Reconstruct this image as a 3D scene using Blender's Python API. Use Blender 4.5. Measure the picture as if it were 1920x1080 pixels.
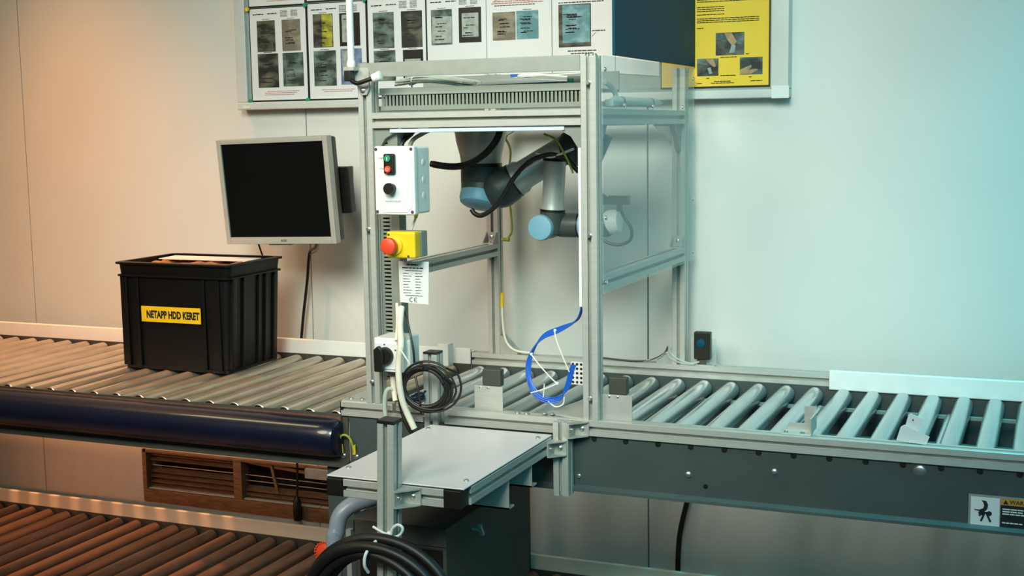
import bpy, bmesh, math, random
from mathutils import Vector, Matrix
random.seed(7)
for o in list(bpy.data.objects): bpy.data.objects.remove(o, do_unlink=True)
SC = bpy.context.scene
COL = SC.collection

# ------------------------------------------------------------------ camera
cam_d = bpy.data.cameras.new('camera'); cam = bpy.data.objects.new('camera', cam_d); COL.objects.link(cam)
cam_d.sensor_width = 36; cam_d.lens = 2416.3 * 36 / 1920; cam_d.clip_start = .05
_R = ((0.9209972893, 0.3892727454, -0.0151895614), (0.0340387239, -0.1192528249, -0.9922802674), (-0.3880790620, 0.9133704032, -0.1230818760))
_r, _d, _f = [Vector(v) for v in _R]
_m = Matrix((( _r.x, -_d.x, -_f.x, 1.0681), (_r.y, -_d.y, -_f.y, -2.9524), (_r.z, -_d.z, -_f.z, .7219), (0, 0, 0, 1)))
cam.matrix_world = _m
SC.camera = cam
# ------------------------------------------------------------------ world, added off-camera lights, exposure
w = bpy.data.worlds.new('world'); SC.world = w; w.use_nodes = True
w.node_tree.nodes['Background'].inputs[0].default_value = (.80, .82, .80, 1)
w.node_tree.nodes['Background'].inputs[1].default_value = .04
def area(name, loc, target, size, energy, col, sy=None):
    l = bpy.data.lights.new(name, 'AREA'); l.energy = energy; l.color = col; l.size = size
    if sy: l.shape = 'RECTANGLE'; l.size_y = sy
    o = bpy.data.objects.new(name, l); COL.objects.link(o); o.location = loc
    o.rotation_euler = (Vector(target) - Vector(loc)).to_track_quat('-Z', 'Y').to_euler()
    return o
def spot(name, loc, target, deg, energy, col, soft=.5):
    l = bpy.data.lights.new(name, 'SPOT'); l.energy = energy; l.color = col; l.spot_size = math.radians(deg); l.spot_blend = 1; l.shadow_soft_size = soft
    o = bpy.data.objects.new(name, l); COL.objects.link(o); o.location = loc
    o.rotation_euler = (Vector(target) - Vector(loc)).to_track_quat('-Z', 'Y').to_euler()
area('fill_overhead_warm', (-3.0, -1.0, 3.2), (-2.6, .3, -.2), 1.4, 20, (1, .86, .48), .6)  # added unseen area light, orange wash over the left side
area('fill_overhead_cool', (2.6, -1.0, 3.2), (2.2, .3, -.2), 1.4, 30, (.02, .72, .92), .6)  # added unseen area light, tints the right end teal
spot('fill_spot_right', (.55, -3.7, 2.7), (-.42, .9, .26), 41, 1050, (.86, 1, .90), .9)  # added spot, neutral pool on the middle that fades outwards
spot('fill_spot_left', (-1.7, -3.7, 2.7), (-.75, .9, .15), 46, 430, (1, .86, .70), .9)  # added spot, warms the middle and the table front
spot('fill_spot_warm', (-2.45, .0, 3.0), (-2.25, .42, -.6), 52, 560, (1, .40, .14), .06)  # added overhead spot, orange stripes through the left roller gaps
spot('fill_low_warm', (-3.5, -1.5, -.05), (-2.05, .9, -.72), 38, 75, (1, .32, .10), .12)  # added low spot, turns the lower left wall and rollers orange
spot('fill_spot_cool', (1.3, -.15, 3.0), (1.15, .5, -.5), 46, 240, (.03, .85, 1), .06)  # added overhead spot, teal streaks and highlights at the right rollers
area('fill_front_cool', (2.6, -3.6, 1.9), (1.6, .8, -.2), 2.0, 38, (.01, .78, 1), 1.2)  # added frontal fill, teal over the right side
SC.view_settings.view_transform = 'Standard'; SC.view_settings.look = 'None'
SC.view_settings.gamma = 1; SC.view_settings.use_curve_mapping = False
SC.view_settings.exposure = .06

# ------------------------------------------------------------------ helpers
def lin(c): return c / 12.92 if c <= .04045 else ((c + .055) / 1.055) ** 2.4
def S(h):
    h = h.lstrip('#'); return tuple(lin(int(h[i:i+2], 16) / 255) for i in (0, 2, 4)) + (1,)
MATS = {}
def mat(name, col, rough=.5, metal=0, var=.08, scale=18, bump=0, bscale=200, stretch=None, rnd=0, spec=.5, coat=0):
    if name in MATS: return MATS[name]
    m = bpy.data.materials.new(name); m.use_nodes = True; nt = m.node_tree; N = nt.nodes; L = nt.links
    b = N['Principled BSDF']; b.inputs['Roughness'].default_value = rough; b.inputs['Metallic'].default_value = metal
    b.inputs['Specular IOR Level'].default_value = spec
    if coat: b.inputs['Coat Weight'].default_value = coat
    c = S(col) if isinstance(col, str) else tuple(col) + (1,)
    tc = N.new('ShaderNodeTexCoord'); mp = N.new('ShaderNodeMapping'); L.new(tc.outputs['Object'], mp.inputs[0])
    if stretch: mp.inputs['Scale'].default_value = stretch
    nz = N.new('ShaderNodeTexNoise'); nz.inputs['Scale'].default_value = scale; nz.inputs['Detail'].default_value = 5
    L.new(mp.outputs[0], nz.inputs['Vector'])
    mr = N.new('ShaderNodeMapRange'); mr.inputs[1].default_value = .3; mr.inputs[2].default_value = .7
    mr.inputs[3].default_value = 1 - var; mr.inputs[4].default_value = 1 + var
    L.new(nz.outputs['Fac'], mr.inputs[0])
    mx = N.new('ShaderNodeMix'); mx.data_type = 'RGBA'; mx.blend_type = 'MULTIPLY'; mx.inputs[0].default_value = 1
    mx.inputs[6].default_value = c
    out = mr.outputs[0]
    if rnd:
        oi = N.new('ShaderNodeObjectInfo'); r2 = N.new('ShaderNodeMapRange'); r2.inputs[3].default_value = 1 - rnd; r2.inputs[4].default_value = 1 + rnd
        L.new(oi.outputs['Random'], r2.inputs[0])
        mu = N.new('ShaderNodeMath'); mu.operation = 'MULTIPLY'; L.new(out, mu.inputs[0]); L.new(r2.outputs[0], mu.inputs[1]); out = mu.outputs[0]
    L.new(out, mx.inputs[7]); L.new(mx.outputs[2], b.inputs['Base Color'])
    if bump:
        n2 = N.new('ShaderNodeTexNoise'); n2.inputs['Scale'].default_value = bscale; L.new(mp.outputs[0], n2.inputs['Vector'])
        bp = N.new('ShaderNodeBump'); bp.inputs['Strength'].default_value = bump; bp.inputs['Distance'].default_value = .002
        L.new(n2.outputs['Fac'], bp.inputs['Height']); L.new(bp.outputs[0], b.inputs['Normal'])
    MATS[name] = m; return m

M_alu = mat('brushed_aluminium', '#c8c5bc', .4, .4, .05, 30, .05, 90, (1, 1, 6))
M_alud = mat('cast_aluminium_bracket', '#bab7ae', .45, .4, .12, 60, .1, 300)
M_steel = mat('zinc_steel', '#d6d6d2', .28, .9, .06, 60)
M_roll = mat('roller_steel', '#b8aa96', .24, .55, .16, 14, .03, 60, (3, .6, 3), .10)
M_rollr = mat('roller_steel_clean', '#bfc3c0', .2, .6, .06, 14, .015, 60, (3, .6, 3), .05)
M_rolld = mat('roller_steel_warm_shade', '#7d5c49', .38, .3, .2, 14, .06, 60, (3, .6, 3), .14)  # shade and warm light of the lower level put into the brown
M_wall = mat('wall_panel_paint', '#dcdad2', .5, 0, .025, 3, .03, 25)
M_wallb = mat('wall_core', '#4a4238', .8)
M_floor = mat('floor_concrete', '#6b655e', .7, 0, .15, 4, .1, 30)
M_white = mat('white_plastic', '#ece9e2', .38, 0, .03, 12)
M_whitep = mat('white_paper', '#dfdcda', .6, 0, .02, 8)
M_cream = mat('cream_plastic', '#e9dfca', .5, 0, .04, 12)
M_black = mat('black_plastic', '#16140f', .42, 0, .15, 20)
M_blackr = mat('black_rubber', '#1b1816', .45, 0, .2, 40)
M_blackm = mat('black_matt_crate', '#0c0a08', .45, 0, .2, 9, .08, 160, spec=.3)
M_screen = mat('screen_glass', '#0d0f0d', .25, 0, .05, 5, spec=.25)
M_silver = mat('silver_plastic', '#b9b2a6', .4, .15, .04, 20)
M_yellow = mat('yellow_plastic', '#f3c51c', .4, 0, .04, 15)
M_yelp = mat('yellow_paper', '#ffcc38', .65, 0, .03, 8)
M_red = mat('red_plastic', '#e2482a', .4, 0, .05, 20)
M_green = mat('green_plastic', '#1d8f68', .4, 0, .05, 20)
M_grey = mat('grey_paint', '#434b49', .45, 0, .08, 8, .03, 80)
M_flange = mat('flange_paint', '#4b5553', .4, 0, .08, 8)
M_greyd = mat('dark_grey_paint', '#45423a', .5, 0, .1, 8, .03, 80)
M_greyl = mat('light_grey_plastic', '#8e9188', .55, 0, .05, 14)
M_duct = mat('grey_pvc_duct', '#84877c', .55, 0, .05, 14)
M_blue = mat('blue_vinyl_pad', '#0f1328', .3, 0, .15, 6, .05, 40, coat=.6)
M_cap = mat('robot_cap_blue', '#74a5b8', .45, 0, .04, 12)
M_rdark = mat('robot_joint_grey', '#3d4642', .45, 0, .05, 12)
M_rsil = mat('robot_tube_silver', '#bcc0ba', .36, .3, .06, 20)
M_wire_b = mat('blue_cable', '#1d5fc4', .4, 0, .08, 30)
M_wire_g = mat('grey_cable', '#b4bbae', .5, 0, .1, 30)
M_wire_yg = mat('earth_wire_green_yellow', '#9aa53a', .5, 0, .35, 60)
M_card = mat('cardboard', '#9a6a3c', .8, 0, .3, 30, .2, 90)
M_board = mat('board_grey', '#9aa19c', .6, 0, .05, 6)
M_bframe = mat('board_frame_metal', '#d3d1c9', .4, .1, .03, 12)
M_panel = mat('dark_slate_panel', '#0b4658', .6, 0, .05, 5, spec=.15)
M_print = mat('print_ink', '#5a5654', .8, 0, .1, 30)
M_printd = mat('print_ink_black', '#1a1716', .8, 0, .1, 30)
M_printr = mat('print_ink_red', '#b56a68', .8)
def pmat(name, a, b, scale, rough=.5):
    m = mat(name, a, rough, 0, .15, scale); N = m.node_tree.nodes; L = m.node_tree.links
    bs = N['Principled BSDF']; src = bs.inputs['Base Color'].links[0].from_socket
    tc = N.new('ShaderNodeTexCoord'); mp = N.new('ShaderNodeMapping'); mp.inputs['Scale'].default_value = (1, 1, 1.8); L.new(tc.outputs['Object'], mp.inputs[0])
    nz = N.new('ShaderNodeTexNoise'); nz.inputs['Scale'].default_value = scale; nz.inputs['Detail'].default_value = 6; nz.inputs['Distortion'].default_value = .2; L.new(mp.outputs[0], nz.inputs['Vector'])
    r = N.new('ShaderNodeMapRange'); r.inputs[1].default_value = .45; r.inputs[2].default_value = .72; L.new(nz.outputs['Fac'], r.inputs[0])
    mx = N.new('ShaderNodeMix'); mx.data_type = 'RGBA'; L.new(r.outputs[0], mx.inputs[0]); L.new(src, mx.inputs[6]); mx.inputs[7].default_value = S(b)
    L.new(mx.outputs[2], bs.inputs['Base Color']); return m
M_pdark = pmat('photo_dark_drive', '#1d1e1b', '#77735f', 15)
M_pgrn = pmat('photo_green_drive', '#2c3a33', '#86998a', 15)
M_ptan = pmat('photo_tan_drive', '#6f6655', '#a69a84', 15)
M_pteal = pmat('photo_teal_drive', '#527f85', '#93bcc2', 15)
M_pgold = pmat('photo_gold_glare', '#6e6a22', '#e0d63c', 15)
M_pblue = pmat('photo_blue_tint', '#56668a', '#93a3c4', 15)
M_plab = mat('photo_drive_label', '#9fa39a', .5, 0, .25, 60)
M_phand = mat('photo_hand_skin', '#b58e62', .6, 0, .3, 50)
M_slat = mat('vent_slat_metal', '#86694f', .45, .3, .3, 20, .1, 60, (1, 6, 6))  # brown base takes in the orange light falling on the slats
M_dark = mat('vent_dark_void', '#0b0908', .9)
M_hose = mat('grey_plastic_conduit', '#8b93a0', .35, 0, .08, 14)
M_orange = mat('warning_orange', '#c58a2c', .6)
M_led = mat('led_strip_housing', '#cfdbe2', .4)
def glassmat():
    m = bpy.data.materials.new('clear_acrylic'); m.use_nodes = True; nt = m.node_tree; N = nt.nodes; L = nt.links
    N.remove(N['Principled BSDF']); out = N['Material Output']
    t = N.new('ShaderNodeBsdfTransparent'); t.inputs[0].default_value = (.93, .97, .96, 1)
    d = N.new('ShaderNodeBsdfDiffuse'); d.inputs[0].default_value = (.86, .9, .9, 1)
    g = N.new('ShaderNodeBsdfGlossy'); g.inputs['Roughness'].default_value = .05
    tc = N.new('ShaderNodeTexCoord'); nz = N.new('ShaderNodeTexNoise'); nz.inputs['Scale'].default_value = 3
    L.new(tc.outputs['Object'], nz.inputs['Vector'])
    mr = N.new('ShaderNodeMapRange'); mr.inputs[3].default_value = .12; mr.inputs[4].default_value = .2; L.new(nz.outputs['Fac'], mr.inputs[0])
    m1 = N.new('ShaderNodeMixShader'); L.new(mr.outputs[0], m1.inputs[0]); L.new(t.outputs[0], m1.inputs[1]); L.new(d.outputs[0], m1.inputs[2])
    m2 = N.new('ShaderNodeMixShader'); m2.inputs[0].default_value = .05; L.new(m1.outputs[0], m2.inputs[1]); L.new(g.outputs[0], m2.inputs[2])
    L.new(m2.outputs[0], out.inputs[0]); return m
M_glass = glassmat()

def spl(pts, k=8):
    P = [Vector(p) for p in pts]; P = [2*P[0]-P[1]] + P + [2*P[-1]-P[-2]]; out = []
    for i in range(1, len(P)-2):
        a, b, c, d = P[i-1:i+3]
        for j in range(k):
            t = j / k
            out.append(.5*((2*b) + (c-a)*t + (2*a-5*b+4*c-d)*t*t + (3*b-a-3*c+d)*t**3))
    out.append(P[-2]); return out
class MB:
    def __init__(s): s.v = []; s.f = []
    def add(s, vs, fs):
        n = len(s.v); s.v += [Vector(v) for v in vs]; s.f += [tuple(i+n for i in f) for f in fs]; return s
    def box(s, x0, x1, y0, y1, z0, z1):
        return s.add([(x, y, z) for x in (x0, x1) for y in (y0, y1) for z in (z0, z1)],
                     [(0,1,3,2),(4,6,7,5),(0,4,5,1),(2,3,7,6),(0,2,6,4),(1,5,7,3)])
    def obox(s, c, ax, ay, az, hx, hy, hz):
        c = Vector(c); ax, ay, az = [Vector(a).normalized() for a in (ax, ay, az)]
        return s.add([c+ax*hx*i+ay*hy*j+az*hz*k for i in (-1,1) for j in (-1,1) for k in (-1,1)],
                     [(0,1,3,2),(4,6,7,5),(0,4,5,1),(2,3,7,6),(0,2,6,4),(1,5,7,3)])
    def lathe(s, p0, axis, prof, n=24):           # prof: (distance along axis, radius); closed by caps
        p0 = Vector(p0); a = Vector(axis).normalized()
        u = a.orthogonal().normalized(); w2 = a.cross(u)
        vs = []; fs = []
        for d, r in prof:
            for i in range(n):
                t = 2*math.pi*i/n; vs.append(p0+a*d+(u*math.cos(t)+w2*math.sin(t))*r)
        for k in range(len(prof)-1):
            for i in range(n): fs.append((k*n+i, k*n+(i+1)%n, (k+1)*n+(i+1)%n, (k+1)*n+i))
        fs.append(tuple(range(n-1, -1, -1))); fs.append(tuple((len(prof)-1)*n+i for i in range(n)))
        return s.add(vs, fs)
    def cyl(s, p0, p1, r, r1=None, n=20):
        d = Vector(p1)-Vector(p0); return s.lathe(p0, d, [(0, r), (d.length, r if r1 is None else r1)], n)
    def sphere(s, c, r, n=24, sq=1, axis=(0,0,1)):
        return s.lathe(Vector(c)-Vector(axis).normalized()*r*sq, axis, [(r*sq*(1-math.cos(math.pi*i/12)), max(r*math.sin(math.pi*i/12), 1e-4)) for i in range(13)], n)
    def tube(s, pts, r, n=8, k=8, closed=False):
        P = spl(pts, k) if k > 1 else [Vector(p) for p in pts]
        vs = []; fs = []; t0 = (P[1]-P[0]).normalized(); u = t0.orthogonal().normalized()
        for i, p in enumerate(P):
            t = (P[min(i+1, len(P)-1)]-P[max(i-1, 0)]).normalized()
            u = (u - t*u.dot(t)).normalized(); w2 = t.cross(u)
            for j in range(n):
                a = 2*math.pi*j/n; vs.append(p+(u*math.cos(a)+w2*math.sin(a))*r)
        for i in range(len(P)-1):
            for j in range(n): fs.append((i*n+j, i*n+(j+1)%n, (i+1)*n+(j+1)%n, (i+1)*n+j))
        fs.append(tuple(range(n-1,-1,-1))); fs.append(tuple((len(P)-1)*n+j for j in range(n)))
        return s.add(vs, fs)
    def prism(s, poly, o, u, v, d):               # poly (a,b) in plane o+a*u+b*v extruded by d
        o, u, v, d = Vector(o), Vector(u), Vector(v), Vector(d); n = len(poly)
        vs = [o+u*a+v*b for a, b in poly] + [o+u*a+v*b+d for a, b in poly]
        return s.add(vs, [tuple(range(n-1,-1,-1)), tuple(range(n, 2*n))] + [(i, (i+1)%n, n+(i+1)%n, n+i) for i in range(n)])
    def loft(s, loops, caps=(True, True)):
        n = len(loops[0]); vs = [p for l in loops for p in l]; fs = []
        for k in range(len(loops)-1):
            for i in range(n): fs.append((k*n+i, k*n+(i+1)%n, (k+1)*n+(i+1)%n, (k+1)*n+i))
        if caps[0]: fs.append(tuple(range(n-1,-1,-1)))
        if caps[1]: fs.append(tuple((len(loops)-1)*n+i for i in range(n)))
        return s.add(vs, fs)
    def profile(s, a, b, w=.04, side=None):       # slotted aluminium profile along a->b
        a, b = Vector(a), Vector(b); d = b-a; t = d.normalized()
        u = Vector(side) if side else (Vector((1,0,0)) if abs(t.x) < .9 else Vector((0,1,0)))
        u = (u - t*u.dot(t)).normalized(); v = t.cross(u); h = w/2; c = .0012; g = .005
        k = .0075; q = [(-h+c, -h), (-g, -h), (-g, -h+.0045), (-k, -h+.0045), (-k, -h+.0118), (-.004, -h+.0118), (-.004, -h+.0157), (.004, -h+.0157), (.004, -h+.0118), (k, -h+.0118), (k, -h+.0045), (g, -h+.0045), (g, -h), (h-c, -h)]
        poly = []
        for k in range(4):
            ca, sa = [(1,0),(0,1),(-1,0),(0,-1)][k]
            poly += [(x*ca-y*sa, x*sa+y*ca) for x, y in q]
        return s.prism(poly, a, u, v, d)
def root_of(p):
    while p.parent: p = p.parent
    return p
def build(mb, name, m, parent=None, bevel=0, seg=2, smooth=True, label=None, cat=None, group=None, kind=None):
    me = bpy.data.meshes.new(name)
    if parent is None:
        xs = [v.x for v in mb.v]; ys = [v.y for v in mb.v]; zs = [v.z for v in mb.v]
        off = Vector(((min(xs)+max(xs))/2, (min(ys)+max(ys))/2, min(zs)))
    else: off = Vector(root_of(parent)['base'])
    me.from_pydata([v-off for v in mb.v], [], mb.f)
    bm = bmesh.new(); bm.from_mesh(me)
    bmesh.ops.recalc_face_normals(bm, faces=bm.faces)
    if bevel:
        es = [e for e in bm.edges if len(e.link_faces) == 2 and e.calc_face_angle(0) > .6]
        bmesh.ops.bevel(bm, geom=es, offset=bevel, segments=seg, affect='EDGES', profile=.5, clamp_overlap=True)
    bm.to_mesh(me); bm.free()
    if smooth:
        me.polygons.foreach_set('use_smooth', [True]*len(me.polygons)); me.set_sharp_from_angle(angle=math.radians(38))
    me.materials.append(m)
    o = bpy.data.objects.new(name, me); COL.objects.link(o)
    if bevel and smooth: o.modifiers.new('normals', 'WEIGHTED_NORMAL')
    if parent is None: o.location = off; o['base'] = tuple(off)
    else: o.parent = parent
    tag(o, label, cat, group, kind); return o
def tag(o, label=None, cat=None, group=None, kind=None):
    if label: o['label'] = label
    if cat: o['category'] = cat
    if group: o['group'] = group
    if kind: o['kind'] = kind
    return o
def thing(name, base, label=None, cat=None, group=None, kind=None):
    o = bpy.data.objects.new(name, None); COL.objects.link(o); o.location = base; o['base'] = tuple(base); o.empty_display_size = .05
    return tag(o, label, cat, group, kind)
def inst(src, name, loc, parent):                 # cheap copy sharing mesh data
    o = bpy.data.objects.new(name, src.data); COL.objects.link(o); o.parent = parent; o.location = loc; return o
def text(s, name, m, parent, origin, u, v, size, w=None, depth=.0004, bold=0, align='CENTER'):
    cu = bpy.data.curves.new(name, 'FONT'); cu.body = s; cu.size = 1; cu.align_x = 'LEFT'; cu.extrude = 0; cu.offset = bold; cu.resolution_u = 3
    t = bpy.data.objects.new('tmp', cu); COL.objects.link(t)
    dg = bpy.context.evaluated_depsgraph_get(); me = bpy.data.meshes.new_from_object(t.evaluated_get(dg))
    bpy.data.objects.remove(t, do_unlink=True); bpy.data.curves.remove(cu)
    xs = [p.co.x for p in me.vertices]; ys = [p.co.y for p in me.vertices]
    x0, x1, y0, y1 = min(xs), max(xs), min(ys), max(ys)
    u, v = Vector(u).normalized(), Vector(v).normalized(); n = u.cross(v)
    sy = size/(y1-y0); sx = (w/(x1-x0)) if w else sy
    base = Vector(root_of(parent)['base']); o0 = Vector(origin)
    for p in me.vertices:
        a = (p.co.x-(x0+x1)/2)*sx if align == 'CENTER' else (p.co.x-x0)*sx
        p.co = o0 + u*a + v*(p.co.y-(y0+y1)/2)*sy + n*depth - base
    me.materials.clear(); me.materials.append(m); me.name = name
    o = bpy.data.objects.new(name, me); COL.objects.link(o); o.parent = parent; return o
def lines(mb, o, u, v, rows, h, t=.0003):         # rows: (a0, a1, b) strips of print split into words
    o, u, v = Vector(o), Vector(u).normalized(), Vector(v).normalized(); n = u.cross(v)
    for a0, a1, b in rows:
        a = a0
        while a < a1 - 1e-4:
            e = min(a + random.uniform(.006, .016)*max(1, h/.003), a1)
            mb.add([o+u*a+v*b+n*t, o+u*e+v*b+n*t, o+u*e+v*(b+h)+n*t, o+u*a+v*(b+h)+n*t], [(0,1,2,3)])
            a = e + h*.5
    return mb
def bolt(parent, p, d, r=.006, h=.005, name='bolt', m=None):
    p = Vector(p); d = Vector(d).normalized()
    mb = MB().lathe(p, d, [(0, r*1.25), (h*.25, r*1.25), (h*.26, r), (h*.8, r), (h, r*.75)], 12)
    return build(mb, name, m or M_steel, parent)
def bracket(parent, o, a, b, c, size=.036, wid=.036, name='corner_bracket', bolts=True):
    """right-angle die-cast bracket: corner o, legs along a and b, width along c"""
    o, a, b, c = Vector(o), Vector(a), Vector(b), Vector(c); t = .004; h = wid/2
    mb = MB()
    def bx(a0, a1, b0, b1, c0, c1):
        mb.add([o+a*i+b*j+c*k for i in (a0,a1) for j in (b0,b1) for k in (c0,c1)], [(0,1,3,2),(4,6,7,5),(0,4,5,1),(2,3,7,6),(0,2,6,4),(1,5,7,3)])
    bx(0, size, 0, t, -h, h); bx(0, t, t, size, -h, h)
    for cc in (-h, h-.003): mb.prism([(t, t), (size, t), (size, t+.003), (t+.003, size), (t, size)], o+c*cc, a, b, c*.003)
    br = build(mb, name, M_alud, parent)
    if bolts:
        bolt(br, o+a*size*.58+b*t, b, .0055); bolt(br, o+b*size*.58+a*t, a, .0055)
    return br

# ------------------------------------------------------------------ the setting
W = .95
wall = thing('wall_back', (0, W, -1.0), 'pale panel wall behind the conveyors', 'wall', kind='structure')
build(MB().box(-4.2, 2.7, W+.12, W+.16, -1.0, 2.6), 'wall_core', M_wallb, wall, smooth=False)
HOLE = (-2.13, -1.30, -.632, -.485)
seams = [-3.9, -2.634, -1.362, -.122, 1.12, 2.4]
for a, b in zip(seams, seams[1:]):
    a += .0022; b -= .0022; mb = MB()
    hx0, hx1 = max(a, HOLE[0]), min(b, HOLE[1])
    if hx0 < hx1:
        if hx0 > a: mb.box(a, hx0, W, W+.10, -1.0, 2.6)
        if hx1 < b: mb.box(hx1, b, W, W+.10, -1.0, 2.6)
        mb.box(hx0, hx1, W, W+.10, -1.0, HOLE[2]); mb.box(hx0, hx1, W, W+.10, HOLE[3], 2.6)
        build(mb, 'wall_panel', M_wall, wall, smooth=False)
    else:
        build(mb.box(a, b, W, W+.10, -1.0, 2.6), 'wall_panel', M_wall, wall, bevel=.002, seg=1, smooth=False)
build(MB().box(-5, 4, -4, 1.2, -1.05, -1.0), 'floor', M_floor, smooth=False, label='dark concrete floor beneath the conveyors', kind='structure')

# ventilation opening low in the wall
vg = thing('vent_grille', (-1.72, W, -.69), 'brown metal louvre grille low in the wall below the blue pad', 'vent')
mb = MB().box(-2.13, -1.30, W+.09, W+.10, -.64, -.48)
build(mb, 'dark_backing', M_dark, vg)
fr = MB().box(-2.14, -1.29, W-.012, W+.03, -.684, -.634).box(-2.14, -1.29, W-.008, W+.03, -.492, -.478).box(-2.145, -2.125, W-.008, W+.03, -.684, -.478).box(-1.305, -1.285, W-.008, W+.03, -.684, -.478)
build(fr, 'grille_frame', M_slat, vg, bevel=.002, seg=1)
build(MB().box(-1.725, -1.688, W-.010, W+.04, -.636, -.488), 'mullion', M_slat, vg, bevel=.002, seg=1)
for z, hh in ((-.500, .012), (-.520, .007), (-.566, .010), (-.586, .010), (-.607, .008), (-.624, .007)):
    build(MB().obox((-1.925, W+.03, z), (1,0,0), (0,1,.35), (0,-.35,1), .205, .014, hh*.30), 'slat', M_slat, vg)
for z, hh in ((-.598, .012), (-.617, .008), (-.628, .005)):
    build(MB().obox((-1.497, W+.03, z), (1,0,0), (0,1,.35), (0,-.35,1), .192, .014, hh*.35), 'slat', M_slat, vg)
build(MB().cyl((-2.12, W+.02, -.545), (-1.72, W+.02, -.545), .0018, n=8), 'rod', M_steel, vg)
for z in (-.545, -.566): build(MB().cyl((-1.69, W+.02, z), (-1.31, W+.02, z-.004), .0018, n=8), 'rod', M_steel, vg)
build(MB().obox((-1.56, W+.012, -.54), (.25,0,-1), (0,1,0), (1,0,.25), .062, .003, .005), 'loose_strip', M_slat, vg)
build(MB().obox((-1.50, W+.02, -.508), (1,0,-.07), (0,1,0), (.07,0,1), .18, .004, .006), 'loose_strip', M_slat, vg)
build(MB().tube([(-1.43, W-.03, -.42), (-1.432, W-.03, -.52), (-1.437, W-.03, -.60)], .004).lathe((-1.437, W-.03, -.59), (0,0,-1), [(0,.005),(.015,.014),(.06,.016),(.09,.013)], 14),
      'hanging_plug', M_black, label='black cable with a thick plug hanging in front of the louvre grille', cat='cable')
build(MB().box(-1.375, -1.25, .88, .895, -.507, -.472), 'metal_tab', M_alud, bevel=.001, label='small pale metal plate beside the shelf corner above the louvre grille', cat='plate')

# ------------------------------------------------------------------ conveyors
RT = -.04; RR = .0245
def roller_mesh(m, L=.735):
    mb = MB().lathe((0, 0, 0), (0, 1, 0), [(-.012, .006), (.004, .006), (.0045, .019), (.001, .0205), (0, .0225), (.0015, RR), (L-.0015, RR), (L, .0225), (L-.001, .0205), (L-.0045, .019), (L-.004, .006), (L+.012, .006)], 28)
    me = bpy.data.meshes.new('roller'); me.from_pydata(mb.v, [], mb.f)
    me.polygons.foreach_set('use_smooth', [True]*len(me.polygons)); me.set_sharp_from_angle(angle=math.radians(30)); me.materials.append(m); me.materials.append(M_black); me.materials.append(M_steel)
    for i, p in enumerate(me.polygons): p.material_index = 1 if i < 84 or 224 <= i < 308 else 2 if (84 <= i < 140 or 168 <= i < 224) else 0
    return me
def rollers(conv, me, xs, z, y0=.05):
    b = Vector(conv['base'])
    for x in xs:
        o = bpy.data.objects.new('roller', me); COL.objects.link(o); o.parent = conv; o.location = Vector((x, y0, z-RR))-b
        o.rotation_euler = (0, random.uniform(0, 6.28), 0)
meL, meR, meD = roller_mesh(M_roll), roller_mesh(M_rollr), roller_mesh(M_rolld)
def side_plates(c, x0, x1, dz, m, fm=None):
    build(MB().box(x0, x1, .008, .012, -.178+dz, -.038+dz), 'side_plate', m, c, smooth=False)
    build(MB().box(x0, x1, .796, .80, -.178+dz, -.038+dz), 'side_plate', m, c, smooth=False)
    f = MB().prism([(.008,-.168),(-.010,-.174),(-.010,-.181),(.012,-.181)], (x0,0,dz), (0,1,0), (0,0,1), (x1-x0,0,0))
    build(f, 'bottom_flange', fm or M_flange, c, smooth=False)
XP = .0823
cr = thing('roller_conveyor', (.3, .4, -1.0), 'grey upper roller conveyor passing under the robot cell to the right', 'conveyor')
rollers(cr, meR, [.022+XP*k for k in range(-8, 20)], RT)
side_plates(cr, -.672, 1.55, 0, M_grey)
fr1 = MB().profile((-.383, .02, -.02), (1.55, .02, -.02)); build(fr1, 'front_rail', M_alu, cr)
build(MB().profile((-.692, .02, -.02), (-.445, .02, -.02)), 'front_rail', M_alu, cr)
build(MB().box(-.6945, -.692, 0, .04, -.04, 0), 'rail_end_cap', M_black, cr)
build(MB().profile((-.672, .82, -.02), (1.55, .82, -.02)), 'rear_rail', M_alu, cr)
build(MB().box(-.675, -.672, .80, .84, -.04, 0), 'rail_end_cap', M_black, cr)
build(MB().box(.473, 1.55, .786, .80, -.046, .012), 'guard_rail', M_white, cr, bevel=.004, label='white plastic guard strip')
for k in range(0, 15):                                             # roller axle holes under the front rail
    x = .026+.0821*k
    build(MB().lathe((x, .0085, -.0475), (0,-1,0), [(0,.0075),(.0012,.0075),(.0013,.004)], 12), 'axle_hole', M_black, cr)
for x, z, r in ((.266,-.116,.008),(.474,-.09,.008),(.802,-.058,.014),(-.015,-.146,.006)):
    bolt(cr, (x, .008, z), (0,-1,0), r*.8, .006)
build(MB().lathe((.309, .008, -.142), (0,-1,0), [(0,.006),(.0006,.006)], 12), 'drilled_hole', M_black, cr)
for x in (.05, .40, .75, 1.1):                                     # small idlers and drive belts between the rollers
    build(MB().cyl((x*1.0+.063, .18, -.085), (x+.063, .70, -.085), .011, n=14), 'idler_roller', M_rollr, cr)
for k in range(0, 15):
    x = .022+XP*k
    build(MB().box(x+.015, x+.068, .70, .716, -.088, -.080), 'belt_guide', M_greyl, cr)
for x in (-.5, 1.2): 
    for y in (.03, .77): build(MB().box(x-.03, x+.03, y-.02, y+.02, -1.0, -.178), 'leg', M_greyd, cr)

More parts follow.
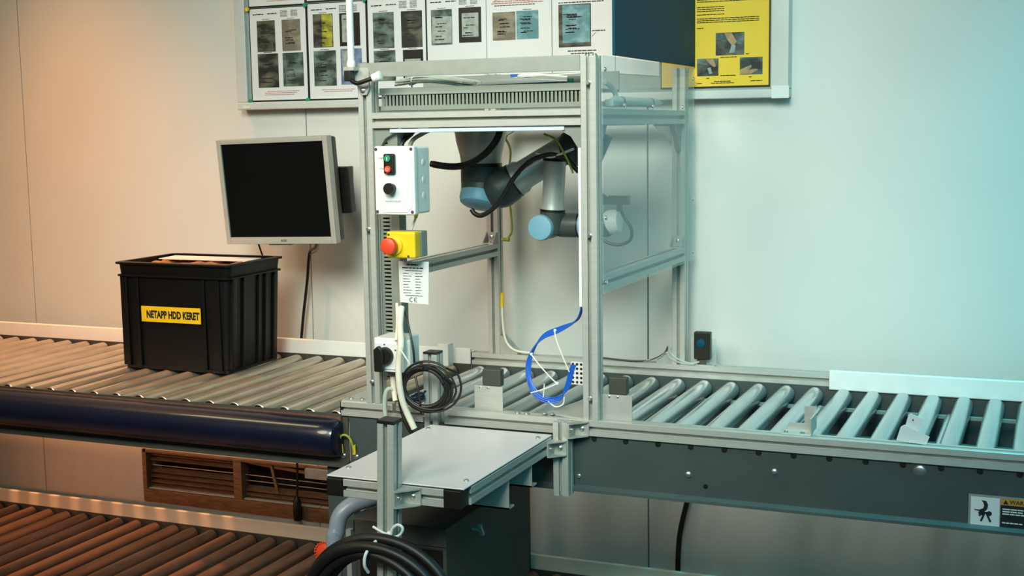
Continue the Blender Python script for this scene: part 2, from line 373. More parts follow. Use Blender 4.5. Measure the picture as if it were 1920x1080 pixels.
cl = thing('roller_conveyor', (-1.9, .4, -1.0), 'worn upper roller conveyor carrying the black crate on the left', 'conveyor')
rollers(cl, meL, [-.742-.0836*k for k in range(0, 30)], RT)
side_plates(cl, -3.3, -.676, 0, M_greyd, M_greyd)
build(MB().box(-3.3, -.694, .006, .044, -.060, -.056).box(-3.3, -.694, .0, .006, -.060, -.044), 'front_channel_lip', M_rolld, cl, smooth=False)
build(MB().box(-3.3, -.677, .80, .815, -.046, .012), 'guard_rail', M_white, cl, bevel=.004, label='white plastic guard strip')
build(MB().box(-.775, -.738, .76, .80, -.05, .03), 'guard_block', M_white, cl, bevel=.002, label='white plastic block')
for x in (-.72, -3.2):
    build(MB().box(x-.03, x+.05, .015, .05, -1.0, -.178), 'leg', M_grey, cl); build(MB().box(x-.03, x+.05, .76, .79, -1.0, -.178), 'leg', M_grey, cl)
# blue pad along the front edge of the left conveyor
prof = [(.006, -.156), (-.012, -.155), (-.036, -.146), (-.052, -.130), (-.060, -.108), (-.059, -.085), (-.049, -.065), (-.030, -.052), (.0, -.048)]
lo = []
for x, sc in ((-3.3, 1), (-.80, 1), (-.742, 1), (-.712, .96), (-.697, .86), (-.690, .62)):
    lo.append([Vector((x, y*sc if y < 0 else y, -.108+(z+.108)*(sc*.5+.5))) for y, z in prof])
build(MB().loft(lo), 'padded_bumper', M_blue, label='dark blue padded bumper along the front edge of the left conveyor', cat='bumper')

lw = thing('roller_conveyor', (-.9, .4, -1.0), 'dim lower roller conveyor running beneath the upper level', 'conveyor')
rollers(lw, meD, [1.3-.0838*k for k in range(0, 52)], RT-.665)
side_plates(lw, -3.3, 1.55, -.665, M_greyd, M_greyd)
build(MB().box(-3.3, 1.55, .80, .815, -.712, -.655), 'guard_rail', M_cream, lw, bevel=.004, label='pale plastic guard strip')
build(MB().box(-3.3, 1.55, -.01, .008, -.75, -.70), 'front_rail', M_greyd, lw)
for x in (-2.9, -1.9, -.2, 1.1):
    for y in (.03, .77): build(MB().box(x-.03, x+.03, y-.015, y+.015, -1.0, -.84), 'leg', M_greyd, lw)

# grounding jumper across the conveyor joint
gw = thing('earth_jumper', (-.675, .005, -.16), 'short looped green and yellow earth wire bridging the grey side plate joint', 'wire')
build(MB().tube([(-.694, -.002, -.142), (-.697, -.006, -.115), (-.690, -.01, -.096), (-.677, -.012, -.089), (-.664, -.01, -.096), (-.657, -.006, -.115), (-.655, -.002, -.142)], .0032), 'wire', M_wire_yg, gw)
for x in (-.694, -.655):
    build(MB().cyl((x, -.002, -.118), (x, .0, -.143), .0052, n=10), 'lug_sleeve', M_yellow, gw)
    bolt(gw, (x+.001, .007, -.152), (0,-1,0), .0065)

# warning label on the right side plate
wl = thing('warning_label', (.99, .006, -.173), 'warning label with a roller hazard picture on the grey conveyor side', 'label')
Xu, Zu = (1,0,0), (0,0,1)
build(MB().box(.907, 1.12, .0062, .008, -.174, -.100), 'backing', M_greyl, wl)
build(MB().box(.912, .972, .0056, .0062, -.170, -.105), 'picture_field', M_whitep, wl)
build(MB().box(.974, 1.118, .0056, .0062, -.172, -.119), 'text_field', M_printd, wl)
build(MB().box(.974, 1.118, .0056, .0062, -.118, -.104), 'heading_field', M_orange, wl)
text('WARNING', 'heading_text', M_printd, wl, (1.022, .0056, -.111), Xu, Zu, .009, .06, bold=.02)
build(MB().prism([(.979,-.1165),(.990,-.1165),(.9845,-.1065)], (0,.0056,0), Xu, Zu, (0,-.0004,0)), 'warning_triangle', M_printd, wl)
def blob(poly): return MB().prism(poly, (0, .0056, 0), Xu, Zu, (0, -.0005, 0))
arm = blob([(.934,-.112),(.944,-.113),(.948,-.121),(.947,-.130),(.943,-.136),(.930,-.137),(.919,-.135),(.919,-.1335),(.930,-.134),(.938,-.130),(.940,-.124),(.938,-.117)])
for a, b in (((.940,-.136),(.930,-.148)),((.942,-.138),(.934,-.160)),((.944,-.138),(.954,-.160)),((.938,-.136),(.929,-.143))):
    d = (Vector((b[0],0,b[1]))-Vector((a[0],0,a[1]))); arm.obox((Vector((a[0],.0053,a[1]))+Vector((b[0],.0053,b[1])))/2, d, (0,1,0), d.cross(Vector((0,1,0))), d.length/2, .0003, .0022)
build(arm, 'hand_pictogram', M_printd, wl)
for x in (.934, .951): build(MB().lathe((x, .0056, -.141), (0,-1,0), [(0,.0055),(.0007,.0055)], 14), 'roller_pictogram', M_printd, wl)
build(lines(MB(), (0, .0056, 0), Xu, Zu, [(.978,1.05,-.129),(.978,1.02,-.1345),(.978,1.03,-.140),(.978,1.02,-.160)], .0028), 'printed_lines', M_whitep, wl)

# ------------------------------------------------------------------ robot cell frame
fx = thing('robot_cell_frame', (-.286, .42, 0), 'aluminium profile frame enclosing the robot arm above the conveyor', 'frame')
H = .892; PX = (-.592, .02); PY = (.02, .82)
for x in PX:
    for y in PY: build(MB().profile((x, y, 0), (x, y, H)), 'post', M_alu, fx)
for y in PY:
    build(MB().profile((-.572, y, .7465), (0, y, .7465), side=(0,1,0)), 'beam', M_alu, fx)
for x in PX:
    build(MB().profile((x, .04, .7465), (x, .80, .7465)), 'beam', M_alu, fx)
    build(MB().profile((x, .04, .338), (x, .80, .338)), 'beam', M_alu, fx)
build(MB().box(-.612, .0, -.004, 0, .857, .894), 'top_strip', mat('top_strip_metal', '#a3a69e', .45, .5, .05, 30), fx, bevel=.001)
build(MB().box(-.56, -.01, .30, .56, .7245, .7345), 'mounting_plate', M_alud, fx)
build(MB().box(-.572, 0, .04, .30, .812, .818), 'cable_shelf', M_greyl, fx)
build(MB().box(-.572, 0, .298, .302, .818, .866), 'shelf_upstand', M_duct, fx)
for x, s in ((-.572, 1), (0, -1)):                                  # corner gussets under the front beam
    build(MB().prism([(0,.7265),(s*.062,.7265),(s*.052,.712),(s*.03,.70),(s*.012,.672),(0,.665)], (x,.012,0), Xu, Zu, (0,.016,0)), 'gusset', M_duct, fx)
    build(MB().prism([(0,.7265),(s*.062,.7265),(s*.052,.712),(s*.03,.70),(s*.012,.672),(0,.665)], (x,.812,0), Xu, Zu, (0,.016,0)), 'gusset', M_duct, fx)
for y, s in ((.04, 1), (.80, -1)):
    build(MB().prism([(0,.7265),(s*.075,.7265),(s*.062,.705),(s*.034,.69),(s*.012,.655),(0,.645)], (.012,y,0), (0,1,0), Zu, (.016,0,0)), 'gusset', M_duct, fx)
# angle brackets of the lower side beams
for x in PX:
    bracket(fx, (x, .80, .358), (0,-1,0), (0,0,1), (1,0,0)); bracket(fx, (x, .04, .358), (0,1,0), (0,0,1), (1,0,0))
bracket(fx, (-.572, .82, 0), (1,0,0), (0,0,1), (0,1,0), .06)
bracket(fx, (-.0, .82, 0), (-1,0,0), (0,0,1), (0,1,0), .05)
for x, z in ((-.592,.465),(-.594,.059),(.021,.827),(.021,.459),(.019,.056)): bolt(fx, (x, 0, z), (0,-1,0), .005, .006)
for x, z in ((-.60,.895),(.012,.895),(.03,.895)): bolt(fx, (x, .02, z-.003), (0,0,1), .006, .005)
# foot plates on the rail
build(MB().prism([(-.690,.004),(-.612,.004),(-.612,.075),(-.655,.16),(-.690,.16)], (0,0,.0), Xu, (0,1,0), (0,0,.004)), 'foot_plate', M_alu, fx)
build(MB().prism([(-.112,.030),(0,.004),(0,.22),(-.075,.22)], (0,0,.0), Xu, (0,1,0), (0,0,.004)), 'foot_plate', M_alu, fx)
for p in ((-.672,.022),(-.638,.022),(-.13+.04,.02),(-.17+.06,.02)): bolt(fx, (p[0], p[1], .004), (0,0,1), .006)
for x in (-.185, -.160): bolt(fx, (x, .02, .0), (0,0,1), .006)
# end plate at the top of the left post
ep = build(MB().prism([(-.614,.882),(-.580,.882),(-.574,.874),(-.574,.826),(-.582,.812),(-.596,.812),(-.604,.822),(-.614,.850)], (0,-.004,0), Xu, Zu, (0,-.004,0)), 'end_plate', M_alud, fx, bevel=.001)
bolt(ep, (-.592, -.008, .824), (0,-1,0), .006)
# wiring duct behind the front opening: base, lid and one comb of fingers
dk = build(MB().box(-.570, -.002, .044, .084, .772, .776).box(-.570, -.002, .080, .084, .776, .83).box(-.570,-.002,.044,.046,.776,.784), 'wiring_duct', M_duct, fx, smooth=False)
build(MB().box(-.572, 0, .042, .086, .815, .830), 'duct_lid', M_duct, dk, bevel=.0015)
comb = MB(); x = -.566
while x < -.008:
    comb.box(x, x+.0062, .044, .0455, .784, .815); x += .0105
build(comb, 'duct_fingers', M_duct, dk, smooth=False)
build(MB().box(-.570, -.002, .066, .068, .776, .815), 'duct_cables', M_greyd, dk)
# vertical slotted duct beside the left post
vd = build(MB().box(-.571, -.515, .060, .066, .06, .715).box(-.535, -.515, .030, .060, .06, .715).box(-.571,-.566,.03,.06,.06,.715).box(-.535,-.515,.028,.030,.06,.715), 'vertical_duct', M_duct, fx, smooth=False)
comb = MB(); z = .062
while z < .71:
    comb.box(-.571, -.535, .028, .030, z, z+.0058); z += .0103
comb.box(-.571, -.563, .0275, .0305, .06, .715).box(-.543, -.535, .0275, .0305, .06, .715)
build(comb, 'duct_fingers', M_duct, vd, smooth=False)
build(MB().box(-.566, -.535, .045, .047, .06, .715), 'duct_cables', M_black, vd)
# acrylic on the right side
ac = build(MB().box(.0415, .0455, .034, .882, .313, .893), 'acrylic_panel', M_glass, fx, smooth=False, label='clear acrylic side panel')
for y, z in ((.05,.86),(.87,.86),(.05,.50),(.87,.50),(.05,.34),(.87,.34),(.20,.775),(.45,.775),(.75,.775)): bolt(ac, (.0455, y, z), (1,0,0), .005, .004)
# LED strip under the front beam and the white trunking on the right post
build(MB().box(-.525, -.045, .006, .030, .7145, .7255), 'led_strip', M_led, bevel=.002, label='thin pale light strip under the front beam of the cell', cat='light strip')
build(MB().box(-.0085, -.001, .002, .016, .283, .672), 'cable_trunking', M_white, bevel=.001, label='narrow white cable trunking along the inside of the right front post', cat='trunking')

# stub profile with a black cap at the rail gap
sp = thing('stub_post', (-.42, .02, -.06), 'short aluminium profile post with a black cap behind the coiled black cable', 'post')
build(MB().profile((-.422, .02, -.06), (-.422, .02, .142)), 'profile', M_alu, sp)
build(MB().prism([(-.442,0),(-.402,0),(-.402,.04),(-.442,.04)], (0,0,.142), Xu, (0,1,0), (0,0,.006)), 'end_cap', M_black, sp, bevel=.002)

# dark panel standing on the cell
build(MB().box(.034, .042, .141, .905, .898, 1.40), 'slate_board', M_panel, bevel=.001, seg=1, label='large dark slate panel standing on top of the cell beside the yellow sheet', cat='panel')

# signal pole with its cable
an = thing('signal_pole', (-.616, -.02, .875), 'thin white signal pole rising from the top of the left post', 'pole')
build(MB().cyl((-.617, -.02, .90), (-.617, -.02, 1.30), .009), 'tube', M_white, an)
build(MB().lathe((-.617, -.02, .884), (0,0,1), [(0,.010),(.004,.0115),(.012,.0115),(.018,.009)], 16), 'collar', M_white, an)
build(MB().box(-.632, -.602, -.036, -.004, .874, .884), 'holder', M_alud, an, bevel=.001)
build(MB().box(-.632, -.612, -.034, -.010, .848, .874), 'socket', M_black, an, bevel=.002)
pc = thing('pole_cable', (-.57, -.03, .84), 'short black cable from the signal pole into a white cable gland', 'cable')
build(MB().tube([(-.622,-.022,.855),(-.605,-.03,.845),(-.590,-.034,.842),(-.566,-.034,.848),(-.545,-.03,.855)], .0058, 10), 'cable', M_black, pc)
build(MB().lathe((-.550,-.031,.853), (1,.1,.3), [(0,.009),(.002,.011),(.014,.011),(.015,.0125),(.024,.0125),(.026,.009)], 12), 'gland', M_white, pc)

# loose cables and white pieces lying on the shelf and side beam
cb = thing('cable_bundle', (-.44, .11, .818), 'bundle of thin grey cables lying on the shelf above the slotted duct', 'cable')
for i in range(16):
    z = .837+random.uniform(0, .018); y = .09+random.uniform(0, .06)
    build(MB().tube([(-.545+random.uniform(-.01,.02), y, z), (-.49, y+random.uniform(-.01,.01), z+.006+random.uniform(-.002,.006)), (-.42, y+random.uniform(-.02,.02), z+.004), (-.345+random.uniform(-.02,.03), y, z-.006-random.uniform(0,.008))], .0026, 6, 5), 'cable', M_wire_g, cb)
build(MB().tube([(-.50,.09,.832),(-.50,.085,.845),(-.50,.10,.860),(-.50,.165,.862)], .002, 6), 'cable_tie', M_white, cb)
pl = MB().loft([[Vector((x, y, z)) for x, y, z in ((-.325,.09,.832),(-.255,.09,.845),(-.19,.09,.846),(-.075,.09,.836))], [Vector((x, y, z)) for x, y, z in ((-.325,.28,.834),(-.255,.28,.848),(-.19,.28,.850),(-.075,.28,.838))],
              [Vector((x, y, z-.006)) for x, y, z in ((-.325,.28,.828),(-.255,.28,.832),(-.19,.28,.832),(-.075,.28,.828))], [Vector((x, y, z-.006)) for x, y, z in ((-.325,.09,.826),(-.255,.09,.828),(-.19,.09,.828),(-.075,.09,.826))]])
build(pl, 'white_sleeve', M_white, label='flat white plastic sleeve lying on the shelf behind the top strip', cat='sleeve')
bt = thing('network_lead', (-.17, .12, .846), 'white lead with a tiny blue plug on the white sleeve', 'cable')
build(MB().tube([(-.21,.11,.853),(-.17,.11,.856),(-.12,.11,.852),(-.07,.11,.846)], .003, 8), 'lead', M_white, bt); build(MB().box(-.226,-.208,.104,.116,.851,.858), 'plug', M_wire_b, bt)
build(MB().box(-.235,-.20,.15,.20,.852,.858), 'label_tab', M_white, bt)
tb = thing('terminal_block', (-.03, .1, .83), 'small clear terminal block at the right end of the shelf', 'terminal')
build(MB().box(-.068,-.008,.09,.13,.82,.848), 'body', M_greyl, tb, bevel=.002); build(MB().box(-.065,-.050,.085,.09,.826,.842), 'green_port', M_green, tb); build(MB().box(-.03,-.012,.085,.09,.826,.844), 'green_port', M_duct, tb)
build(MB().cyl((-.19,.11,.852),(-.01,.11,.856), .0018, n=8), 'rail_edge', M_white, tb)
wh = thing('white_tube_piece', (.03, .4, .77), 'white split plastic tube lying on the right side beam inside the acrylic', 'tube')
build(MB().lathe((.02, .185, .786), (0,1,0), [(0,.010),(.02,.013),(.36,.012),(.42,.006),(.45,.001)], 12), 'tube', M_white, wh)
build(MB().box(.008,.032,.155,.20,.772,.79), 'tube_end', M_white, wh, bevel=.003)
for y in (.24, .50): build(MB().lathe((.02, y, .786), (0,1,0), [(0,.0135),(.012,.0135)], 12), 'clip', M_greyl, wh)
build(MB().tube([(.02,.12,.832),(.02,.16,.826),(.02,.20,.810),(.02,.215,.795)], .007, 8), 'tube_elbow', M_white, wh)

# ------------------------------------------------------------------ robot arm
ra = thing('industrial_robot', (-.455, .42, .7245), 'grey six-axis robot arm with blue joint caps hanging inside the cell', 'robot')
RY = .42
build(MB().lathe((-.455, RY, .7245), (0,0,-1), [(0,.076),(.008,.076),(.014,.074),(.04,.070),(.075,.061),(.09,.0585),(.105,.058)], 36), 'base', M_rsil, ra)
build(MB().lathe((-.455, RY, .624), (0,0,-1), [(0,.0605),(.011,.0605)], 36), 'joint_ring', M_black, ra)
sh = MB().lathe((-.455, RY, .613), (0,0,-1), [(0,.0585),(.04,.0585),(.041,.0580),(.042,.0585),(.092,.0585),(.098,.05)], 36)
build(sh, 'shoulder_housing', M_rdark, ra)
ca = Vector((-.05, -.36, -.93)).normalized()
build(MB().lathe(Vector((-.4545, RY-.006, .5375)), ca, [(0,.0585),(.020,.0590),(.032,.055),(.039,.044),(.042,.02)], 32), 'joint_cap', M_cap, ra, label='light blue round cap')
a0 = Vector((-.388, RY-.01, .553)); a1 = Vector((-.192, RY+.04, .672)); ad = (a1-a0).normalized(); al = (a1-a0).length
build(MB().sphere(a0+ad*.0, .056, 30, 1, ad).lathe(a0, ad, [(0,.056),(.03,.053),(.042,.049)], 30), 'shoulder_joint', M_rdark, ra)
build(MB().lathe(a0+ad*.040, ad, [(0,.0505),(.006,.0505)], 30), 'joint_ring', M_black, ra)
build(MB().lathe(a0+ad*.046, ad, [(0,.0485),(.020,.048),(.030,.0415),(al-.06,.0405)], 30), 'upper_arm', M_rsil, ra)
lb = MB()
for k in range(4): lb.obox(a0+ad*(.105+.004*k)+Vector((.012*k-.03,-.043,-.012+.01*k)), ad, (0,1,0), ad.cross(Vector((0,1,0))), .018, .0006, .002)
build(lb, 'arm_marking', M_print, ra)
e0 = a1+Vector((.012, -.005, -.006))
build(MB().sphere(e0, .054, 28).lathe(e0+Vector((0,0,0)), (-.10,-.1,-1), [(-.01,.053),(.03,.048),(.042,.040)], 28), 'elbow_housing', M_rdark, ra)
build(MB().cyl(e0+Vector((.02,0,.02)), e0+Vector((.085,.02,-.01)), .045, .040, 24), 'elbow_end', M_rdark, ra)
f0 = Vector((-.220, RY-.02, .634)); f1 = Vector((-.230, RY-.02, .492)); fd = (f1-f0).normalized(); fl = (f1-f0).length
build(MB().lathe(f0-fd*.004, fd, [(0,.0345),(.008,.0345)], 28), 'joint_ring', M_black, ra)
build(MB().lathe(f0+fd*.004, fd, [(0,.0315),(.006,.0305),(fl-.03,.0305),(fl-.016,.0325),(fl-.006,.034)], 28), 'forearm', M_rsil, ra)
build(MB().lathe(f1-fd*.004, fd, [(0,.0355),(.007,.0355)], 28), 'joint_ring', M_black, ra)
w1 = Vector((-.252, RY-.02, .447))
build(MB().lathe(f1+fd*.003, fd, [(0,.035),(.03,.035),(.06,.03)], 24).lathe(w1+Vector((0,.06,0)), (0,-1,0), [(0,.03),(.01,.0355),(.085,.0355)], 28), 'wrist_housing', M_rdark, ra)
build(MB().lathe(w1+Vector((0,-.024,0)), (0,-1,0), [(0,.0365),(.014,.0365),(.020,.034),(.023,.02)], 32), 'joint_cap', M_cap, ra, label='light blue round cap')
build(MB().lathe(w1+Vector((.02,.02,.004)), (1,0,0), [(0,.030),(.02,.0345),(.062,.0345),(.075,.0335)], 28), 'wrist_housing', M_rdark, ra)
build(MB().lathe(w1+Vector((.094,.02,.004)), (1,0,0), [(0,.036),(.004,.036)], 28), 'joint_ring', M_black, ra)
build(MB().lathe(w1+Vector((.098,.02,.004)), (1,0,0), [(0,.0345),(.012,.0345),(.016,.030)], 28), 'joint_cap', M_cap, ra, label='light blue round cap')
build(MB().lathe(w1+Vector((.112,.02,.006)), (1,0,0), [(0,.030),(.03,.034),(.065,.034),(.075,.030)], 28), 'tool_joint', M_rdark, ra)
build(MB().lathe(w1+Vector((.170,.02,.012)), (1,0,.1), [(0,.028),(.012,.034),(.030,.034),(.042,.030),(.046,.02)], 28), 'tool_flange', M_white, ra)
tp = Vector((-.03, RY-.01, .522))
cs = MB().box(tp.x-.036, tp.x+.020, tp.y-.012, tp.y+.012, tp.z-.012, tp.z+.012).prism([(-.05,-.012),(-.012,-.012),(-.02,.006),(-.05,.028)], tp+Vector((-.02,-.006,0)), Xu, Zu, (0,.012,0)).box(tp.x-.014, tp.x+.0, tp.y-.005, tp.y+.005, tp.z-.03, tp.z-.01)
build(cs, 'camera_bracket', M_rdark, ra)
build(MB().tube([(tp.x-.006,tp.y,tp.z-.02),(tp.x+.006,tp.y,.475),(tp.x+.026,tp.y,.445),(tp.x+.024,tp.y,.415),(tp.x-.002,tp.y,.401),(tp.x-.03,tp.y,.401),(tp.x-.06,tp.y,.413)], .0045, 8), 'camera_cable', M_blackr, ra)

rc = thing('robot_hose', (-.46, .33, .60), 'black corrugated hose crossing from the white control box in front of the robot base', 'hose')
hp = spl([(-.560,.31,.626),(-.523,.31,.620),(-.482,.31,.618),(-.441,.31,.626),(-.400,.31,.648),(-.372,.31,.672),(-.356,.315,.697),(-.349,.32,.722)], 10)
build(MB().tube(hp, .0088, 10, 1), 'hose', M_blackr, rc)
rib = MB()
for i in range(2, len(hp)-1, 1): rib.lathe(hp[i], hp[i+1]-hp[i], [(-.001,.0088),(0,.0098),(.002,.0098),(.003,.0088)], 10)
build(rib, 'corrugation', M_blackr, rc)
build(MB().tube([(-.451,.34,.497),(-.441,.34,.485),(-.422,.34,.480),(-.395,.34,.492),(-.366,.34,.518),(-.342,.34,.551),(-.324,.34,.580),(-.297,.34,.610),(-.268,.34,.633),(-.238,.34,.644),(-.211,.34,.649),(-.183,.34,.644),(-.162,.34,.634),(-.130,.34,.602)], .0068, 10), 'arm_hose', M_blackr, label='black hose looping under the shoulder and along the upper arm', cat='hose')
build(MB().tube([(-.255,.345,.652),(-.215,.34,.642),(-.18,.335,.650),(-.14,.33,.664)], .0035, 8), 'white_air_line', M_white, label='thin pale air line beside the elbow', cat='hose')
build(MB().tube([(-.225,.33,.705),(-.19,.325,.690),(-.165,.32,.655),(-.145,.315,.62),(-.135,.31,.60)], .003, 8), 'earth_wire', M_wire_yg, label='green and yellow wire hanging in front of the elbow', cat='wire')

# wires down the rear left post
eg = thing('rear_post_wire', (-.55, .79, .0), 'green and yellow earth wire running down the left rear post', 'wire')
build(MB().tube([(-.42,.50,.705),(-.44,.60,.66),(-.52,.78,.60),(-.530,.79,.52),(-.522,.79,.46),(-.520,.79,.40),(-.536,.792,.372)], .0035, 8), 'upper_wire', M_wire_yg, eg)
build(MB().tube([(-.560,.80,.20),(-.561,.80,.12),(-.552,.80,.05),(-.525,.80,.018),(-.48,.80,.010),(-.45,.80,.012)], .004, 8), 'lower_wire', M_cream, eg)
build(MB().cyl((-.560,.80,.20),(-.562,.80,.155), .006, n=10), 'sleeve', M_yellow, eg)
build(MB().cyl((-.556,.795,.372),(-.530,.792,.371), .006, n=10), 'sleeve', M_wire_yg, eg)
rw = thing('sensor_wires', (-.1, .83, 0), 'two grey wires along the rear rail to the tall black sensor', 'wire')
build(MB().tube([(-.25,.80,.010),(-.20,.80,.006),(-.12,.80,.003),(-.065,.80,.010),(-.025,.80,.032),(-.012,.80,.055)], .003, 8), 'wire', M_greyd, rw)
build(MB().tube([(-.012,.80,.060),(-.004,.80,.035),(.02,.80,.016),(.06,.80,.006),(.085,.80,.012)], .003, 8), 'wire', M_wire_g, rw)
build(MB().tube([(-.09,.80,.004),(-.045,.80,.016),(-.018,.80,.036),(-.005,.80,.018),(.03,.80,.005),(.07,.80,.004)], .003, 8), 'wire', M_wire_g, rw)

# ------------------------------------------------------------------ control box, emergency stop, plates, isolator
bx = thing('control_box', (-.468, -.04, .507), 'white control box with green and red push buttons on the left post', 'control box')
build(MB().box(-.5235, -.4145, -.072, .012, .511, .680), 'body', M_white, bx, bevel=.006, seg=3)
build(MB().box(-.5255, -.4125, -.080, -.058, .509, .682), 'lid', M_white, bx, bevel=.005, seg=3)
build(MB().prism([(-.519,.530),(-.505,.516),(-.433,.516),(-.419,.530),(-.419,.661),(-.433,.675),(-.505,.675),(-.519,.661)], (0,-.080,0), Xu, Zu, (0,-.0015,0)), 'front_plate', M_whitep, bx)
for x in (-.519, -.420):
    for z in (.517, .674): build(MB().lathe((x, -.0798, z), (0,-1,0), [(0,.0042),(.0012,.0042)], 12), 'lid_screw', M_greyd, bx)
bs = build(MB().box(-.492, -.462, -.094, -.0815, .613, .663), 'button_block', M_black, bx, bevel=.004, seg=3)
build(MB().lathe((-.479, -.094, .651), (0,-1,0), [(0,.0085),(.003,.0085),(.004,.0075)], 20), 'green_button', M_green, bs)
build(MB().lathe((-.478, -.094, .6245), (0,-1,0), [(0,.0085),(.005,.0085),(.006,.0075)], 20), 'red_button', M_red, bs)
text('I', 'start_mark', M_whitep, bs, (-.479,-.098,.651), Xu, Zu, .0085, .002)
text('O', 'stop_mark', M_whitep, bs, (-.478,-.100,.6245), Xu, Zu, .0075)
build(MB().lathe((-.475, -.0815, .576), (0,-1,0), [(0,.012),(.012,.012),(.013,.0145),(.020,.0145),(.022,.0135)], 28), 'black_button', M_black, bx)
text('START', 'lettering', M_print, bx, (-.503,-.0815,.6515), Xu, Zu, .0042, .015)
text('STOP', 'lettering', M_print, bx, (-.502,-.0815,.6255), Xu, Zu, .0042, .013)
text('KIKAPCSOLÁS', 'lettering', M_print, bx, (-.473,-.0815,.544), Xu, Zu, .0055, .042)
for z in (.64, .596, .556): build(MB().lathe((-.4145, -.025, z), (1,0,0), [(0,.0085),(.0008,.0085),(.0012,.007)], 16), 'knockout', M_white, bx)
cg = thing('box_cable_gland', (-.45, -.02, .47), 'thin grey wire with a yellow sleeve between the white box and the emergency stop', 'wire')
build(MB().tube([(-.432,-.03,.511),(-.440,-.03,.492),(-.450,-.03,.47)], .0032, 8), 'wire', M_wire_g, cg); build(MB().cyl((-.433,-.03,.512),(-.437,-.03,.500), .005, n=10), 'sleeve', M_yellow, cg)
dc = thing('dark_cable_loom', (-.54, .1, .69), 'dark cables dropping behind the white control box', 'cable')
for i, (xa, xb) in enumerate(((-.535,-.560),(-.522,-.545),(-.510,-.530),(-.500,-.516))):
    build(MB().tube([(xa+.01,.10,.735),(xa,.08,.712),(xb,.05,.682),(xb-.002,.045,.62)], .0065, 8), 'cable', M_blackr, dc)
build(MB().tube([(-.44,.10,.725),(-.465,.08,.712),(-.49,.06,.690),(-.497,.05,.64)], .0055, 8), 'grey_cable', M_duct, dc)
es = thing('emergency_stop', (-.465, -.03, .396), 'yellow emergency stop box with a red mushroom button below the white control box', 'emergency stop')
build(MB().box(-.505, -.4225, -.066, -.030, .398, .466), 'cover', M_yellow, es, bevel=.006, seg=3)
build(MB().box(-.505, -.4225, -.030, .006, .399, .465), 'back_box', M_greyl, es, bevel=.003)
build(MB().lathe((-.480, -.066, .430), (0,-1,0), [(0,.024),(.006,.023),(.008,.016)], 28), 'collar', M_yellow, es)
build(MB().lathe((-.484, -.071, .431), (0,-1,0), [(0,.012),(.010,.013),(.012,.0205),(.020,.0215),(.026,.020),(.029,.014)], 28), 'mushroom_button', M_red, es)
for p in ((-.497,.458),(-.442,.404)): build(MB().lathe((p[0], -.0655, p[1]), (0,-1,0), [(0,.0032),(.001,.0032)], 10), 'cover_screw', M_greyd, es)
sg = thing('rating_plate', (-.462, 0, .274), 'white rating plate with printed lines and a CE mark below the emergency stop', 'sign')
build(MB().prism([(-.506,.383),(-.418,.384),(-.421,.273),(-.504,.276)], (0,0,0), Xu, Zu, (0,.002,0)), 'plate', M_whitep, sg)
rows = [(-.498,-.476,.3565-.0073*i) for i in range(8)]
pr = lines(MB(), (0,-.0001,0), Xu, Zu, [(-.494+random.uniform(0,.001), -.494+random.uniform(.014,.030), .3515-.0073*i) for i in range(8)] + [(-.458, -.458+random.uniform(.006,.024), .3515-.0073*i) for i in range(8)] + [(-.488,-.436,.2935),(-.487,-.437,.3585)], .0018)
build(pr, 'printed_lines', M_print, sg)
build(lines(MB(), (0,-.0001,0), Xu, Zu, [(-.481,-.449,.3735),(-.495,-.434,.365)], .0034), 'printed_heading', M_printd, sg)
def arcstroke(cx, cz, r, wd, y):
    n = 14; P = []
    for i in range(n+1):
        t = math.radians(60+240*i/n); P.append((cx+(r+wd/2)*math.cos(t), cz+(r+wd/2)*math.sin(t)))
    Q = [(cx+(r-wd/2)*math.cos(math.radians(60+240*i/n)), cz+(r-wd/2)*math.sin(math.radians(60+240*i/n))) for i in range(n, -1, -1)]
    return MB().prism(P+Q, (0,y,0), Xu, Zu, (0,-.0004,0))
ce = arcstroke(-.470,.2835,.0055,.002,-.0001); ce2 = arcstroke(-.457,.2835,.0055,.002,-.0001); ce2.box(-.462,-.4555,-.0005,-.0001,.2827,.2843)
build(ce, 'ce_letter', M_print, sg); build(ce2, 'ce_letter', M_print, sg)
iso = thing('isolator_switch', (-.508, -.04, .098), 'light grey isolator box with a black rotary handle low on the left post', 'switch')
build(MB().box(-.546, -.461, -.070, .02, .103, .192), 'body', M_white, iso, bevel=.003)
build(MB().box(-.556, -.452, -.052, -.030, .112, .186), 'flange', M_white, iso, bevel=.004)
build(MB().box(-.541, -.475, -.074, -.070, .111, .178), 'dial_plate', M_whitep, iso, bevel=.001)
build(MB().lathe((-.511, -.074, .146), (0,-1,0), [(0,.0235),(.010,.023),(.016,.020)], 28), 'knob', M_black, iso)
build(MB().prism([(-.533,.107),(-.509,.107),(-.505,.150),(-.511,.166),(-.521,.175),(-.534,.164)], (0,-.084,0), Xu, Zu, (0,-.014,0)), 'handle', M_black, iso, bevel=.003)
build(lines(MB(), (0,-.0742,0), Xu, Zu, [(-.516,-.511,.1735),(-.484,-.479,.160)], .004), 'printed_marks', M_print, iso)
build(MB().lathe((-.516,-.03,.103), (0,0,-1), [(0,.016),(.008,.015),(.018,.009)], 16), 'gland', M_greyl, iso)

